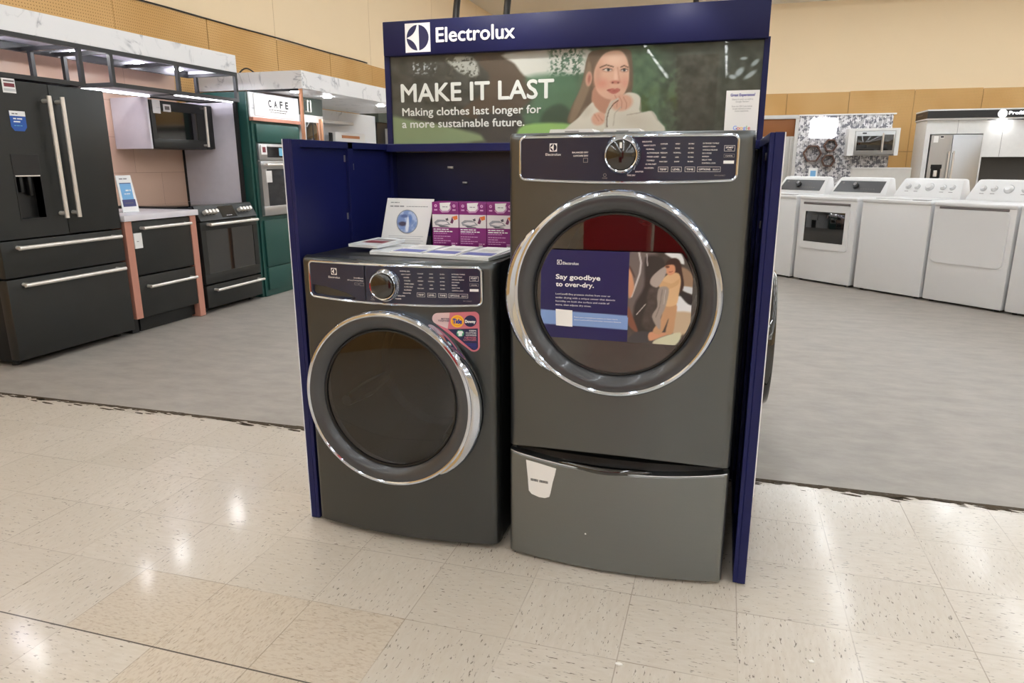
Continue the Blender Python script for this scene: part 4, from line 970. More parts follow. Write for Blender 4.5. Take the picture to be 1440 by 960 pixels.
# ---- black french-door refrigerator
FR = kthing('refrigerator', 'black slate french-door refrigerator with two bottom drawers and pale bar handles', 'refrigerator', 1.66)
fw = .94
bld(B(.01, fw-.01, .085, .72, .03, 1.755, .004), 'cabinet', 'slate_dark', FR)
def door_with_recess(x0, x1, z0, z1, rx0, rx1, rz0, rz1):
    mb = MB().box(x0, rx0, 0, .08, z0, z1).box(rx1, x1, 0, .08, z0, z1).box(rx0, rx1, 0, .08, z0, rz0).box(rx0, rx1, 0, .08, rz1, z1)
    return mb
dl = bld(door_with_recess(0, .497, .815, 1.775, .175, .345, .935, 1.205), 'door', 'slate', FR, smooth=False)
dr = bld(B(.503, fw, 0, .08, .815, 1.775, .006), 'door', 'slate', FR)
dsp = bld(B(.165, .355, -.003, .001, 1.205, 1.335, .002).box(.175, .345, .06, .078, .935, 1.205).box(.165, .175, -.003, .06, .935, 1.205).box(.345, .355, -.003, .06, .935, 1.205).box(.165, .355, -.003, .06, .925, .937), 'water_dispenser', 'black', dl, smooth=False)
bld(B(.215, .24, .02, .05, 1.10, 1.205, .005).box(.275, .30, .02, .05, 1.08, 1.205, .005), 'spout', 'seal_black', dl)
bld(B(.175, .345, -.0035, .004, 1.198, 1.206), 'dispenser_trim', 'handle_steel', dl)
bld(bar_handle(.452, .925, .452, 1.70, 0, .014, .055), 'door_handle', 'handle_steel', dl); bld(bar_handle(.548, .925, .548, 1.70, 0, .014, .055), 'door_handle', 'handle_steel', dr)
mb = B(.19, .275, -.002, .001, 1.70, 1.785); mb.rect(.20, .27, 1.735, 1.757, -.0025, 1); mb.rect(.20, .27, 1.765, 1.775, -.0025, 2); mb.rect(.195, .272, 1.71, 1.725, -.0025, 3)
bld(mb, 'price_tag', ['paper', 'maroon', 'tag_grey', 'ink_pale'], dl, smooth=False)
mb = MB().prism([(.205, 1.595), (.205, 1.50), (.225, 1.475), (.29, 1.475), (.31, 1.50), (.31, 1.595)], -.0015, .001, 0).rect(.205, .31, 1.565, 1.595, -.002, 1)
scrib(mb, .225, 1.545, -.002, .010, .06, 1, 1); scrib(mb, .225, 1.527, -.002, .010, .05, 1, 2); scrib(mb, .225, 1.505, -.002, .006, .055, 2, 3); scrib(mb, .22, 1.575, -.0025, .008, .05, 3, 4)
bld(mb, 'promo_sticker', ['blue_sticker', 'paper', 'display_blue', 'tag_grey'], dl, smooth=False)
d1 = bld(B(0, fw, 0, .08, .575, .805, .006), 'drawer', 'slate', FR); d2 = bld(B(0, fw, 0, .08, .045, .565, .006), 'drawer', 'slate', FR)
bld(bar_handle(.075, .762, fw-.065, .762, 0, .013, .055), 'drawer_handle', 'handle_steel', d1); bld(bar_handle(.075, .527, fw-.065, .527, 0, .013, .055), 'drawer_handle', 'handle_steel', d2)
for fx in (.06, fw-.06):
    for fy in (.12, .66): bld(MB().cyl((fx, fy, 0), (fx, fy, .031), .025, 14), 'foot', 'black', FR)
# ---- counter, copper ends, dishwasher
CT = kthing('counter_unit', 'white-topped counter with coral copper end panels beside the black refrigerator', 'counter', 2.63)
bld(B(-.015, .765, -.02, .72, .858, .903, .003), 'countertop', 'counter_white', CT)
for a in (0, .684): bld(B(a, a+.066, 0, .70, .0 if a else .115, .857, .002), 'end_panel', 'copper', CT, smooth=False)
bld(B(.0, .066, .06, .70, 0, .115), 'plinth', 'black', CT, smooth=False)
DW = kthing('dishwasher', 'black two-drawer dishwasher set under the white counter', 'dishwasher', 2.70)
bld(B(.004, .606, .05, .66, .02, .85), 'tub', 'slate_dark', DW, smooth=False)
a = bld(B(.0, .61, .004, .05, .445, .85, .004), 'drawer', 'slate', DW); b = bld(B(.0, .61, .004, .05, .115, .432, .004), 'drawer', 'slate', DW)
bld(bar_handle(.06, .800, .57, .800, .004, .012, .05), 'drawer_handle', 'handle_steel', a); bld(bar_handle(.06, .352, .57, .352, .004, .012, .05), 'drawer_handle', 'handle_steel', b)
mb = B(.0, .075, -.004, .003, .65, .765); scrib(mb, .02, .70, -.0045, .006, .03, 1, 5); bld(mb, 'hang_tag', ['paper', 'tag_grey'], a, smooth=False)
for fx in (.05, .56): bld(MB().cyl((fx, .2, 0), (fx, .2, .021), .02, 12), 'foot', 'black', DW)
bld(B(.02, .59, .07, .09, .0, .11), 'kick_plate', 'black', DW, smooth=False)
# tablet sign on the counter
t = kthing('tablet_sign', 'white sign stand with a blue tablet picture at the left end of the white counter', 'sign', 2.88, -2.50, .903)
mb = MB().prism([(-.0, 0), (.165, 0), (.150, .285), (.004, .285)], -.003, .003, 0).rect(.022, .135, .10, .225, -.0036, 1).rect(.016, .145, .045, .10, -.0036, 2)
mb.rect(.022, .135, .222, .228, -.0038, 2); scrib(mb, .03, .255, -.0036, .009, .09, 3, 6); scrib(mb, .07, .165, -.004, .012, .05, 0, 7); scrib(mb, .05, .14, -.004, .008, .06, 0, 8); scrib(mb, .04, .07, -.004, .006, .08, 3, 9)
mk('pic_sky', C(120, 176, 222)); mk('pic_navy', C(66, 70, 120))
mb.xf(lambda x, y, z: (x, y+z*.12, z)); bld(mb, 'card', ['paper', 'pic_sky', 'pic_navy', 'tag_grey'], t, smooth=False); bld(B(.01, .15, -.01, .07, 0, .006, .002), 'foot', 'acrylic', t)
# ---- range
RG = kthing('range', 'black slide-in range with bar handles between the counter and the green cabinet', 'stove', 3.425)
rw = .765
bld(B(.005, rw-.005, .05, .68, .03, .90), 'body', 'slate_dark', RG, smooth=False)
bld(B(-.002, rw+.002, .06, .70, .90, .922, .004), 'cooktop', 'black_gloss', RG)
mb = MB(); mb._add([(0, -.012, .800), (rw, -.012, .800), (rw, .055, .925), (0, .055, .925), (0, .08, .800), (rw, .08, .800), (rw, .08, .925), (0, .08, .925)], [(0, 1, 2, 3), (0, 4, 5, 1), (3, 2, 6, 7), (0, 3, 7, 4), (1, 5, 6, 2)])
cpn = bld(mb, 'control_panel', 'slate', RG, smooth=False)
nx = Vector((0, -.125, .067)).normalized()
for x in (.085, .13, .175, .22, .545, .59, .635, .68):
    c = Vector((x, .0215, .8625)); bld(MB().lathe([(0, .04), (.016, .04), (.0175, .036), (.0185, .0)], c, nx, 20), 'knob', 'handle_steel', RG)
mb = MB(); mb._add([(.29, -.004, .816), (.49, -.004, .816), (.49, .046, .910), (.29, .046, .910)], [(0, 1, 2, 3)]); mb.xf(lambda x, y, z: (x, y-.0012, z+.0006)); bld(mb, 'display', 'black_gloss', cpn, smooth=False)
mb = MB(); [mb._add([(a, .0, .826), (a+.022, .0, .826), (a+.022, .003, .832), (a, .003, .832)], [(0, 1, 2, 3)]) for a in (.35, .376, .402)]; mb.xf(lambda x, y, z: (x, y-.0022, z+.0012)); bld(mb, 'clock_digits', 'ink_pale', cpn, smooth=False)
od = bld(MB().box(.0, rw, 0, .05, .255, .345, .003).box(0, rw, 0, .05, .715, .79, .003).box(0, .06, 0, .05, .34, .72).box(rw-.06, rw, 0, .05, .34, .72).box(.05, rw-.05, .03, .05, .34, .72), 'oven_door', 'slate', RG)
bld(B(.06, rw-.06, .004, .008, .345, .715), 'oven_window', 'black_gloss', od, smooth=False); bld(bar_handle(.06, .768, rw-.05, .768, 0, .013, .055), 'oven_handle', 'handle_steel', od)
dd = bld(B(.0, rw, 0, .05, .045, .24, .004), 'drawer', 'slate', RG); bld(bar_handle(.07, .2, rw-.03, .2, 0, .012, .055), 'drawer_handle', 'handle_steel', dd)
for fx in (.06, rw-.06):
    for fy in (.1, .6): bld(MB().cyl((fx, fy, 0), (fx, fy, .046), .02, 12), 'foot', 'black', RG)
# ---- backsplash wall, end panel
BS = kthing('tile_backsplash', 'pink glazed tile wall panel behind the black refrigerator, counter and range', 'wall panel', 1.2, -3.02)
bld(B(0, 3.0, 0, .05, 0, 2.19), 'tile_panel', 'pink_tile', BS, smooth=False)
bld(B(1.4, 2.2, -.03, -.001, .904, .925), 'base_rail', 'black', BS, smooth=False)
mb = MB(); mb.box(1.66, 1.75, -.008, -.0005, 1.24, 1.36, .003); bld(mb, 'outlet_plate', 'paper', BS)
EP = kthing('end_panel', 'tall white end panel with black front post at the right of the range', 'panel', 4.205, -2.38)
bld(B(0, .02, .02, .64, 0, 1.835), 'board', 'lilac_white', EP, smooth=False); bld(B(-.008, .022, -.01, .02, 0, 1.835), 'front_post', 'frame_black', EP, smooth=False); bld(B(-.006, .0, .618, .64, .92, 1.84), 'corner_strip', 'frame_black', EP, smooth=False)
# ---- microwave
MW = kthing('microwave', 'black over-the-range microwave with a pale vertical handle hung above the black range', 'microwave', 3.435, -2.635)
mw = .76
bld(B(0, mw, .03, .36, 1.405, 1.80, .004), 'body', 'slate_dark', MW)
bld(B(.0, .02, .0, .37, 1.40, 1.815).xf(lambda x, y, z: (x-.022, y+.01, z)), 'side_filler', 'lilac_white', MW, smooth=False)
md = bld(MB().box(.005, .64, 0, .03, 1.41, 1.485, .003).box(.005, .64, 0, .03, 1.715, 1.795, .003).box(.005, .05, 0, .03, 1.48, 1.72).box(.55, .64, 0, .03, 1.48, 1.72).box(.04, .56, .02, .03, 1.48, 1.72), 'door', 'slate', MW)
bld(B(.05, .55, .004, .008, 1.485, 1.715), 'door_window', 'black_gloss', md, smooth=False)
bld(MB().tube([(.615, -.045, 1.425), (.612, -.05, 1.78)], .012, 12).cyl((.615, 0, 1.44), (.615, -.045, 1.44), .010, 10).cyl((.612, 0, 1.765), (.612, -.05, 1.765), .010, 10), 'door_handle', 'handle_steel', md)
bld(B(.64, mw, .0, .03, 1.41, 1.795, .003), 'control_strip', 'slate', MW)
mb = B(.15, .235, -.004, .002, 1.71, 1.77); mb.rect(.165, .22, 1.725, 1.755, -.0045, 1); bld(mb, 'price_tag', ['paper', 'tag_grey'], md, smooth=False); mb = B(.03, .115, -.004, .002, 1.69, 1.80); scrib(mb, .07, 1.735, -.0045, .006, .035, 2, 3); bld(mb, 'hang_tag', ['paper', 'tag_grey', 'ink_pale'], md, smooth=False)
# ---- marble canopy with black frame
CN = kthing('marble_canopy', 'long white marble canopy on a black metal frame above the refrigerator and range', 'canopy', .9, XF, 0)
cl = 3.2
bld(B(0, cl, 0, .06, 2.065, 2.21).box(cl-.03, cl, .06, .76, 2.065, 2.21), 'fascia', 'marble', CN, smooth=False)
bld(B(.0, cl-.03, .06, .76, 2.09, 2.12), 'ceiling_panel', 'soffit_under', CN, smooth=False)
fr = MB(); fr.box(0, cl, .0, .03, 2.035, 2.064).box(0, cl, .50, .53, 2.035, 2.089)
for x in (.35, 1.03, 1.54, 1.80, 2.46, 3.17):
    fr.box(x, x+.028, .03, .50, 2.037, 2.064)
bld(fr, 'top_frame', 'frame_black', CN, smooth=False)
def cage(x0, x1, zl):
    mb = MB()
    for y in (.0, .42):
        for x in (x0, x1-.028): mb.box(x, x+.028, y, y+.028, zl, 2.036)
        mb.box(x0+.028, x1-.028, y, y+.028, zl, zl+.028)
    for x in (x0, x1-.028): mb.box(x, x+.028, .028, .42, zl, zl+.028)
    return mb
bld(cage(.56, 1.565, 1.79), 'shelf_frame', 'frame_black', CN, smooth=False); bld(cage(1.80, 3.2, 1.815), 'shelf_frame', 'frame_black', CN, smooth=False); bld(B(2.455, 2.483, 0, .028, 1.84, 2.036).box(2.455, 2.483, .028, .42, 1.815, 1.843), 'shelf_post', 'frame_black', CN, smooth=False)
bld(B(.59, 1.54, .03, .42, 1.800, 1.812), 'shelf_board', 'soffit_under', CN, smooth=False); bld(B(1.83, 3.17, .03, .42, 1.823, 1.838), 'shelf_board', 'soffit_under', CN, smooth=False)
for x in (.65, 1.65, 2.05, 2.82): bld(MB().lathe([(0, .012), (.035, .012), (.04, .008), (.04, -.002)], (x, .18, 2.09), (0, 0, -1), 20), 'downlight', 'downlight', CN)
bld(B(1.84, 2.46, .30, .34, 1.808, 1.822).box(2.46, 3.16, .04, .06, 1.808, 1.822), 'fill_strip', 'fill_cool', CN, smooth=False)  # glowing strips added to brighten the tile wall, microwave side and end panel
for x in (.75, 1.25, 1.95, 2.55, 3.0): bld(MB().lathe([(0, .012), (.035, .012), (.04, .008), (.04, -.002)], (x, .46, 2.09), (0, 0, -1), 20), 'downlight', 'downlight_fill', CN)  # extra rear row, added to wash the tile wall with more light
# ---- green tall oven cabinet with the sign board
GC = kthing('oven_cabinet', 'dark green tall oven cabinet with a marble sign board on top, by the blue surround', 'cabinet', 4.27)
gw = .78
bld(MB().box(0, gw, .02, .70, .0, .775).box(0, gw, .02, .70, 1.46, 1.665).box(0, .05, .02, .70, .775, 1.46).box(gw-.05, gw, .02, .70, .775, 1.46).box(.05, gw-.05, .6, .70, .775, 1.46), 'carcass', 'green', GC, smooth=False)
bld(B(.045, gw-.045, .0, .02, 1.475, 1.64, .003), 'door', 'green', GC); dw_ = bld(B(.045, gw-.045, .0, .02, .29, .74, .003), 'drawer', 'green', GC); bld(B(.045, gw-.045, .0, .02, .06, .28, .003), 'drawer', 'green', GC)
bld(B(-.004, gw+.02, -.01, .70, 1.667, 1.698), 'copper_band', 'copper', GC, smooth=False)
SB = bld(B(-.004, gw+.02, .02, .06, 1.699, 1.922), 'sign_board', 'marble_big', GC, smooth=False)
bld(B(.06, .70, .012, .0195, 1.715, 1.912, .004), 'glow_panel', 'glow_white', SB)  # weak emission stands in for the downlight's glow on the sign
mb = MB()
for i, c in enumerate('CAFE'): mb.text(c, .30+.093*i, 1.806, .0105, .064, .044, 'C', 0, .04)
scrib(mb, .28, 1.776, .0105, .012, .30, 1, 3); scrib(mb, .30, 1.756, .0105, .011, .26, 1, 4); bld(mb, 'sign_lettering', ['ink_dark', 'tag_grey'], SB, smooth=False)
OV = kthing('wall_oven', 'stainless steel wall oven built into the dark green cabinet', 'oven', 4.27)
bld(MB().box(.052, gw-.052, .02, .58, .78, 1.455), 'body', 'steel', OV, smooth=False)
bld(B(.04, gw-.04, -.012, .019, 1.31, 1.46, .003), 'control_panel', 'steel', OV); bld(B(.16, .46, -.014, -.0118, 1.335, 1.435), 'display', 'black_gloss', OV, smooth=False); bld(B(.35, .45, -.0155, -.0138, 1.35, 1.425), 'screen', 'display_blue', OV, smooth=False)
od = bld(MB().box(.04, gw-.04, -.02, .019, .79, .875, .003).box(.04, gw-.04, -.02, .019, 1.225, 1.30, .003).box(.04, .12, -.02, .019, .875, 1.225).box(gw-.12, gw-.04, -.02, .019, .875, 1.225), 'door', 'steel', OV); bld(B(.12, gw-.12, -.012, .012, .875, 1.225), 'door_window', 'black_gloss', od, smooth=False); bld(bar_handle(.06, 1.265, gw-.06, 1.265, -.02, .013, .05), 'door_handle', 'handle_steel', od)
bld(B(.10, .19, -.024, -.021, 1.10, 1.21), 'hang_tag', 'paper', od, smooth=False); mb = B(.06, .15, -.02, -.0155, 1.36, 1.45); mb.rect(.08, .13, 1.38, 1.43, -.0205, 1); bld(mb, 'price_tag', ['paper', 'maroon'], OV, smooth=False)
GP = kthing('green_end_panel', 'dark green tall end panel between the range and the oven cabinet', 'panel', 4.235, -2.285)
bld(B(0, .028, 0, .66, 0, 1.92), 'board', 'green', GP, smooth=False)
# ---- second marble canopy with copper post
C2 = kthing('marble_canopy', 'second marble canopy further back, its grey end facing out beside the blue surround', 'canopy', 4.36, -1.76)
bld(B(0, 3.2, 0, 1.15, 1.945, 2.10), 'fascia', 'marble', C2, smooth=False)
cpst = kthing('copper_post', 'slim copper post holding the front corner of the second marble canopy', 'post', 4.36, -1.76); bld(B(.01, .035, .02, .045, .01, 1.943), 'shaft', 'copper_post', cpst, smooth=False); bld(B(-.02, .065, -.01, .075, 0, .01), 'foot_plate', 'copper_post', cpst, smooth=False)
bld(B(.01, .04, .05, .60, 1.925, 1.944), 'trim_rail', 'frame_black', C2, smooth=False)
for x in (.22, .80, 2.0): bld(MB().lathe([(0, .012), (.04, .012), (.045, -.002)], (x, .22, 1.945), (0, 0, -1), 20), 'downlight', 'downlight', C2)
bld(MB().tube([(.03+.10*i/12, .52+.25*i/12, 2.101+.045*sin(pi*i/12)) for i in range(13)], .007, 8), 'cable', 'black', C2)
# ---- rear bay beyond
UC = kthing('upper_cabinet', 'green wall cabinet with pale bar handles beneath the second marble canopy', 'cabinet', 5.12)
bld(B(0, .38, 0, .40, 1.775, 1.944), 'body', 'green_dark', UC, smooth=False)
for x in (.045, .10): bld(bar_handle(x, 1.80, x, 1.915, 0, .008, .03), 'door_handle', 'handle_steel', UC)
M2 = kthing('microwave', 'white microwave with copper trim below the green wall cabinet of the rear bay', 'microwave', 5.12)
bld(B(0, .38, .0, .38, 1.30, 1.772), 'body', 'white_matte', M2, smooth=False); bld(B(.03, .27, -.01, 0, 1.33, 1.70, .003), 'door', 'black_gloss', M2); bld(B(.29, .325, -.03, 0, 1.33, 1.74, .003), 'door_handle', 'copper_post', M2); bld(B(.14, .155, -.013, -.0095, 1.33, 1.70), 'door_divider', 'frame_black', M2, smooth=False)
S2 = kthing('marble_backsplash', 'white marble slab wall with one grey vein at the rear bay', 'wall panel', 5.5, -2.93)
bld(B(-.4, 2.55, 0, .04, 0, 1.94), 'slab', 'marble_big', S2, smooth=False); bld(B(.35, 1.62, -.16, -.001, 1.765, 1.80, .003), 'shelf', 'white_matte', S2)
kb = kthing('sign_box', 'small white sign box with a copper strip on the rear bay counter', 'sign', 6.60, -2.75)
bld(B(0, .78, 0, .06, .95, 1.665, .004), 'board', 'paper', kb); bld(B(.16, .62, -.004, 0, 1.595, 1.630), 'strip', 'copper_post', kb, smooth=False); bld(B(-.06, .0, .04, .06, .95, 1.655), 'stand', 'black', kb, smooth=False); bld(B(.1, .68, .02, .05, 0, .95), 'leg', 'black', kb, smooth=False)
G2 = kthing('tall_cabinet', 'dark green tall cabinet at the far end of the rear bay by the blue surround', 'cabinet', 8.06, -2.88)
bld(B(0, .9, 0, .3, 1.86, 2.3), 'upper_box', 'green_dark', G2, smooth=False); bld(B(0, .9, .03, .3, 0, 1.86), 'recess', 'black', G2, smooth=False); bld(B(.25, .6, -.04, .03, 0, 1.78), 'panel', 'light_grey', G2, smooth=False); bld(B(.4, .6, -.05, -.04, 1.70, 1.82), 'header_card', 'paper', G2, smooth=False)

# ================================================================== WHITE MACHINES ON THE RIGHT
ang = math.atan2(5.364-6.912, 4.378-2.776); ux, uy = cos(ang), sin(ang)
def at(u, v=0): return (2.776+ux*u-uy*v, 6.912+uy*u+ux*v, 0)
MWD = .70
def white_machine(name, label, cat, u, console, kind):
    t = thing(name, label, cat, at(u), ang)
    w_ = MWD; d = .66
    bld(B(0, w_, .0, d, .018, .90, .012), 'body', 'white_enamel', t)
    dk = bld(B(-.002, w_+.002, -.012, d, .885, .925, .014, seg=3), 'top_deck', 'white_enamel', t)
    if kind == 'washer':
        bld(B(.09, w_-.09, .07, .47, .924, .936, .008), 'lid', 'white_enamel', dk); bld(B(.47 if console == 'grey' else .5, .64, .02, .10, .925, .930, .002), 'lid_handle', 'tag_grey', dk)
    # console: sloping face at the back
    prof = [(.47, .924), (.475, .95), (.565, 1.10), (.585, 1.118), (.65, 1.118), (.655, .924)]
    mb = MB(); n = len(prof); L = []; ins = ((.0, .0), (.02, .0))
    for x, k in ((.012, .93), (.03, .99), (.10, 1.0), (w_-.10, 1.0), (w_-.03, .99), (w_-.012, .93)):
        L.append([(x if z < 1 else x+(0 if .05 < x < w_-.05 else (.035 if x < .3 else -.035)), y, .924+(z-.924)*k) for y, z in prof])
    V = [p for r in L for p in r]; F = []
    for i in range(len(L)-1): F += [(i*n+j, i*n+(j+1) % n, (i+1)*n+(j+1) % n, (i+1)*n+j) for j in range(n)]
    F += [tuple(range(n)), tuple(reversed(range((len(L)-1)*n, len(L)*n)))]
    bm = bmesh.new(); bv = [bm.verts.new(v) for v in V]; [bm.faces.new([bv[k] for k in f]) for f in F]
    cs = bld(MB().bm(bm), 'console', 'white_enamel', t, ang=50)
    S_ = Vector((0, .09, .15)).normalized(); N_ = Vector((0, -.15, .09)).normalized(); O = Vector((0, .475, .95))
    def P(x, s, h=.0): q = O+S_*s+N_*h; return (x, q.y, q.z)
    if console == 'grey':
        mb = MB(); mb._add([P(.045, .012, .002), P(w_-.085, .012, .002), P(w_-.075, .15, .002), P(.085, .15, .002)], [(0, 1, 2, 3)]); f_ = bld(mb, 'control_face', 'console_grey', cs, smooth=False)
        bld(MB().lathe([(0, .03), (.028, .03), (.032, .024), (.034, 0)], P(.30, .085), N_, 24), 'knob', 'black', cs); bld(MB().lathe([(0, .001), (.020, .001)], P(.295, .10, .031), N_, 20), 'knob_cap', 'chrome', cs)
        mb = MB()
        for i in range(6): mb._add([P(.36+.03*i, .05, .003), P(.38+.03*i, .05, .003), P(.38+.03*i, .057, .003), P(.36+.03*i, .057, .003)], [(0, 1, 2, 3)])
        mb._add([P(.115, .115, .003), P(.14, .115, .003), P(.14, .135, .003), P(.115, .135, .003)], [(0, 1, 2, 3)]); bld(mb, 'printed_legend', 'tag_grey', f_, smooth=False)
    else:
        for x, r in ((.13, .024), (.225, .024), (.35, .036), (.485, .024), (.575, .024)):
            bld(MB().lathe([(0, .03), (r*.7, .03), (r*.8, .02), (r, .008), (r*1.05, 0)], P(x, .10, .0), N_, 24), 'knob', 'white_enamel', cs); bld(MB().lathe([(r*1.05, .001), (r*1.22, .002), (r*1.25, 0)], P(x, .10, .0), N_, 24), 'knob_ring', 'steel', cs)
        mb = MB()
        for x in (.13, .225, .485, .575): mb._add([P(x-.02, .045, .001), P(x+.02, .045, .001), P(x+.02, .05, .001), P(x-.02, .05, .001)], [(0, 1, 2, 3)])
        bld(mb, 'printed_legend', 'tag_grey', cs, smooth=False)
    if kind == 'window':
        dr_ = bld(MB().prism(rrect(.055, .635, .365, .835, .03), -.014, .002), 'door', 'white_enamel', t); bld(B(.062, .628, -.016, -.004, .838, .862, .004), 'door_grip', 'tag_grey', t)
        bld(B(.10, .585, -.0165, -.012, .44, .765, .004), 'door_window', 'black_gloss', dr_)
    if kind == 'plain':
        bld(MB().prism(rrect(.035, .655, .375, .862, .05), -.014, .002), 'door', 'white_enamel', t); bld(B(.05, .64, -.006, .004, .864, .886, .004), 'door_grip', 'tag_grey', t)
    if kind == 'knob': bld(MB().lathe([(0, .01), (.024, .01), (.03, 0)], (.075, -.001, .80), (0, -1, 0), 24), 'badge', 'frame_black', t)
    for fx in (.06, w_-.06):
        for fy in (.06, d-.06): bld(MB().cyl((fx, fy, 0), (fx, fy, .02), .02, 10), 'foot', 'black', t)
    return t
white_machine('top_load_washer', 'white top-load washer with grey console, half hidden by the blue side panel', 'washing machine', -.705, 'grey', 'washer')
white_machine('clothes_dryer', 'white dryer with a dark rectangular door window and grey console', 'dryer', .045, 'grey', 'window')
white_machine('top_load_washer', 'white top-load washer with plain front and white five-knob console', 'washing machine', .80, 'white', 'washer')
white_machine('clothes_dryer', 'white dryer with a large plain white door and five-knob console', 'dryer', 1.53, 'white', 'plain')
white_machine('top_load_washer', 'white machine cut off by the right edge, a dark badge on its front', 'washing machine', 2.255, 'white', 'knob')

# ================================================================== FAR RIGHT DISPLAYS
PW = thing('patterned_partition', 'grey and white patterned display wall behind the white machines', 'partition', (4.1, 13.6, 0))
bld(B(-.82, .815, 0, .05, 0, 2.15), 'wallboard', 'patterned_wall', PW, smooth=False); bld(B(-.83, .86, -.02, .06, 2.15, 2.175), 'cap', 'white_matte', PW, smooth=False)
t = thing('light_panel', 'glowing white square light panel high on the patterned wall', 'lamp', (3.715, 13.58, 1.735)); bld(MB().prism(rrect(-.235, .235, 0, .37, .06), -.03, .0, 0), 'panel', 'lit_sign', t, smooth=False)
def hexshelf(x, z, r, lab):
    t = thing('hexagon_shelf', lab, 'shelf', (x, 13.599, z), 0, None); o = [(r*cos(pi/3*i), r*sin(pi/3*i)) for i in range(6)]; mb = MB()
    for i in range(6):
        a, b = o[i], o[(i+1) % 6]; k = 1-.022/r*1.15; mb.prism([a, b, (b[0]*k, b[1]*k), (a[0]*k, a[1]*k)], -.13, 0)
    bld(mb, 'frame', 'wood_hex', t, smooth=False)
hexshelf(3.56, 1.45, .172, 'largest brown hexagon shelf on the patterned wall, left of the two small ones'); hexshelf(3.868, 1.597, .125, 'upper small brown hexagon shelf on the patterned wall'); hexshelf(3.855, 1.315, .125, 'lower small brown hexagon shelf on the patterned wall')
M3 = thing('microwave', 'stainless microwave in a white surround on the patterned wall', 'microwave', (4.56, 13.595, 1.405))
bld(MB().box(-.43, -.32, -.36, 0, 0, .485).box(.36, .43, -.36, 0, 0, .485).box(-.32, .36, -.36, 0, .44, .485).box(-.32, .36, -.02, 0, 0, .44), 'surround', 'white_matte', M3, smooth=False)
bld(B(-.315, .355, -.37, -.021, .02, .435, .005), 'body', 'steel', M3); bld(B(-.285, .13, -.385, -.37, .09, .35, .004), 'door_window', 'black_gloss', M3); bld(B(.175, .325, -.385, -.37, .09, .37, .004), 'control_panel', 'black_gloss', M3); bld(MB().tube([(.15, -.41, .06), (.15, -.41, .40)], .012, 10).cyl((.15, -.37, .08), (.15, -.41, .08), .01, 8).cyl((.15, -.37, .38), (.15, -.41, .38), .01, 8), 'door_handle', 'handle_steel', M3); bld(B(-.20, -.13, -.374, -.37, .385, .41), 'badge', 'ink_dark', M3, smooth=False)
t = thing('tablet_sign', 'small white sign with a blue picture in front of the patterned wall', 'sign', (3.58, 13.3, 0)); mb = B(-.08, .08, -.01, 0, .93, 1.18); mb.rect(-.045, .05, 1.0, 1.13, -.011, 1); bld(mb, 'card', ['paper', 'pic_sky'], t, smooth=False); bld(B(-.015, .015, .0, .03, 0, .94), 'post', 'white_matte', t, smooth=False); bld(B(-.1, .1, -.08, .1, 0, .015), 'base', 'white_matte', t, smooth=False)
t = thing('white_partition', 'low plain white partition behind the plain white washer', 'partition', (4.52, 12.0, 0)); bld(B(-.46, .46, 0, .06, 0, 1.18), 'panel', 'light_grey', t, smooth=False); bld(B(-.465, .465, -.008, .068, 1.18, 1.195), 'cap', 'white_matte', t, smooth=False)
# built-in refrigerator wall with lit header
AL = thing('kitchen_alcove', 'white built-in cabinet wall with a black lit header at far right', 'cabinet', (5.35, 13, 0))
bld(MB().box(0, .075, 0, .8, 0, 2.005).box(.075, .90, .0, .8, 1.765, 2.005).box(.90, .925, 0, .8, 0, 2.005).box(.925, 2.6, .05, .8, 1.37, 1.99), 'cabinets', 'white_matte', AL, smooth=False)
bld(B(.925, 2.6, .30, .8, 0, 1.369), 'dark_backsplash', 'dark_backsplash', AL, smooth=False)
bld(B(.49, .494, -.002, 0, 1.765, 2.0).box(1.20, 1.204, .046, .05, 1.375, 1.985).box(1.62, 1.624, .046, .05, 1.375, 1.985), 'door_gaps', 'tag_grey', AL, smooth=False)
hd = bld(B(-.02, 2.6, -.06, .8, 2.03, 2.155), 'header', 'frame_black', AL, smooth=False); bld(B(-.025, 2.605, -.065, .8, 2.155, 2.18).box(-.02, 2.6, -.05, .8, 2.006, 2.03), 'header_edge', 'white_matte', AL, smooth=False)
mb = MB().lathe([(.0, .012), (.068, .012), (.07, 0)], (1.125, -.06, 2.088), n=32); bld(mb, 'round_emblem', 'lit_sign', AL); bld(MB().text('Profile', 1.22, 2.072, -.0615, .055, .27, 'L', 0, .02, .004), 'sign_lettering', 'lit_sign', AL, smooth=False)
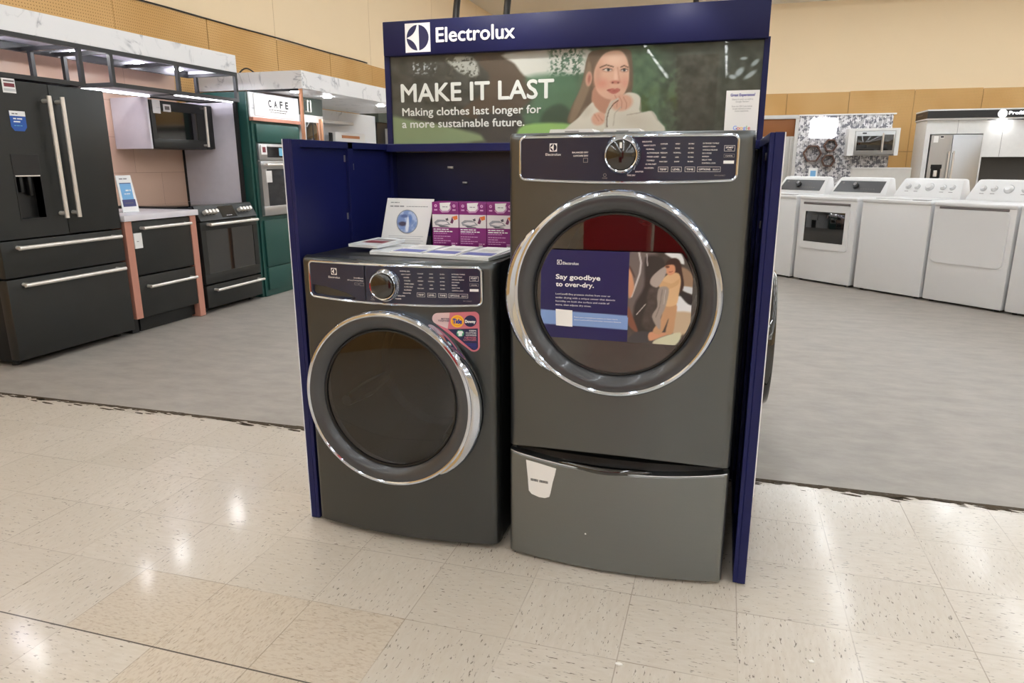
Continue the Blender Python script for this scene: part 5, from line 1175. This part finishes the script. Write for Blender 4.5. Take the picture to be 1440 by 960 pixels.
mb = MB(); scrib(mb, .10, .0, 0, .03, .35, 0, 5); bld(mb.xf(lambda x, y, z: (-.0215, .75-x, 2.09+z)), 'side_lettering', 'tag_grey', AL, smooth=False)
bld(MB().lathe([(0, .015), (.04, .015), (.045, -.01)], (1.17, .02, 2.006), (0, 0, -1), 20), 'downlight', 'downlight', AL)
F2 = thing('refrigerator', 'stainless side-by-side refrigerator with a dispenser in the white alcove', 'refrigerator', (5.43, 12.96, 0)); fw = .815
bld(B(.012, fw-.012, .07, .75, .02, 1.755), 'cabinet', 'slate_dark', F2, smooth=False)
a = bld(door_with_recess(.012, .345, .03, 1.75, .07, .225, .95, 1.17), 'door', 'steel', F2, smooth=False); b = bld(B(.353, fw-.008, 0, .07, .03, 1.75, .006), 'door', 'steel', F2)
bld(B(.07, .225, .05, .069, .95, 1.17).box(.06, .235, -.004, .001, 1.17, 1.24), 'dispenser', 'slate_dark', a, smooth=False); bld(B(.12, .18, .01, .05, 1.03, 1.14, .01), 'paddle', 'handle_steel', a)
bld(bar_handle(.315, .55, .315, 1.47, 0, .014, .05), 'door_handle', 'handle_steel', a); bld(bar_handle(.385, .55, .385, 1.47, 0, .014, .05), 'door_handle', 'handle_steel', b)
bld(B(.05, .125, -.003, .0, 1.62, 1.73), 'hang_tag', 'paper', a, smooth=False); mb = B(.15, .21, -.003, 0, 1.69, 1.735); mb.rect(.155, .205, 1.70, 1.73, -.0035, 1); bld(mb, 'badge', ['paper', 'ink_dark'], a, smooth=False)
for fx in (.06, fw-.06):
    for fy in (.1, .7): bld(MB().cyl((fx, fy, 0), (fx, fy, .021), .025, 10), 'foot', 'black', F2)
# crumbs on the floor
def crumb(x, y, L, lab):
    q = [(L*cos(2*pi*i/9)*rng.uniform(.5, 1), L*.6*sin(2*pi*i/9)*rng.uniform(.5, 1)) for i in range(9)]
    o = poly_slab(q, 0, .003).build('paper_scrap', 'debris', None, (x, y, .0002), smooth=False); tag(o, lab, 'scrap')
crumb(1.836, -.015, .011, 'tiny white paper scrap on the tiles below the pedestal, left of centre'); crumb(2.32, .138, .010, 'tiny white paper scrap on the tiles right of the blue side panel')
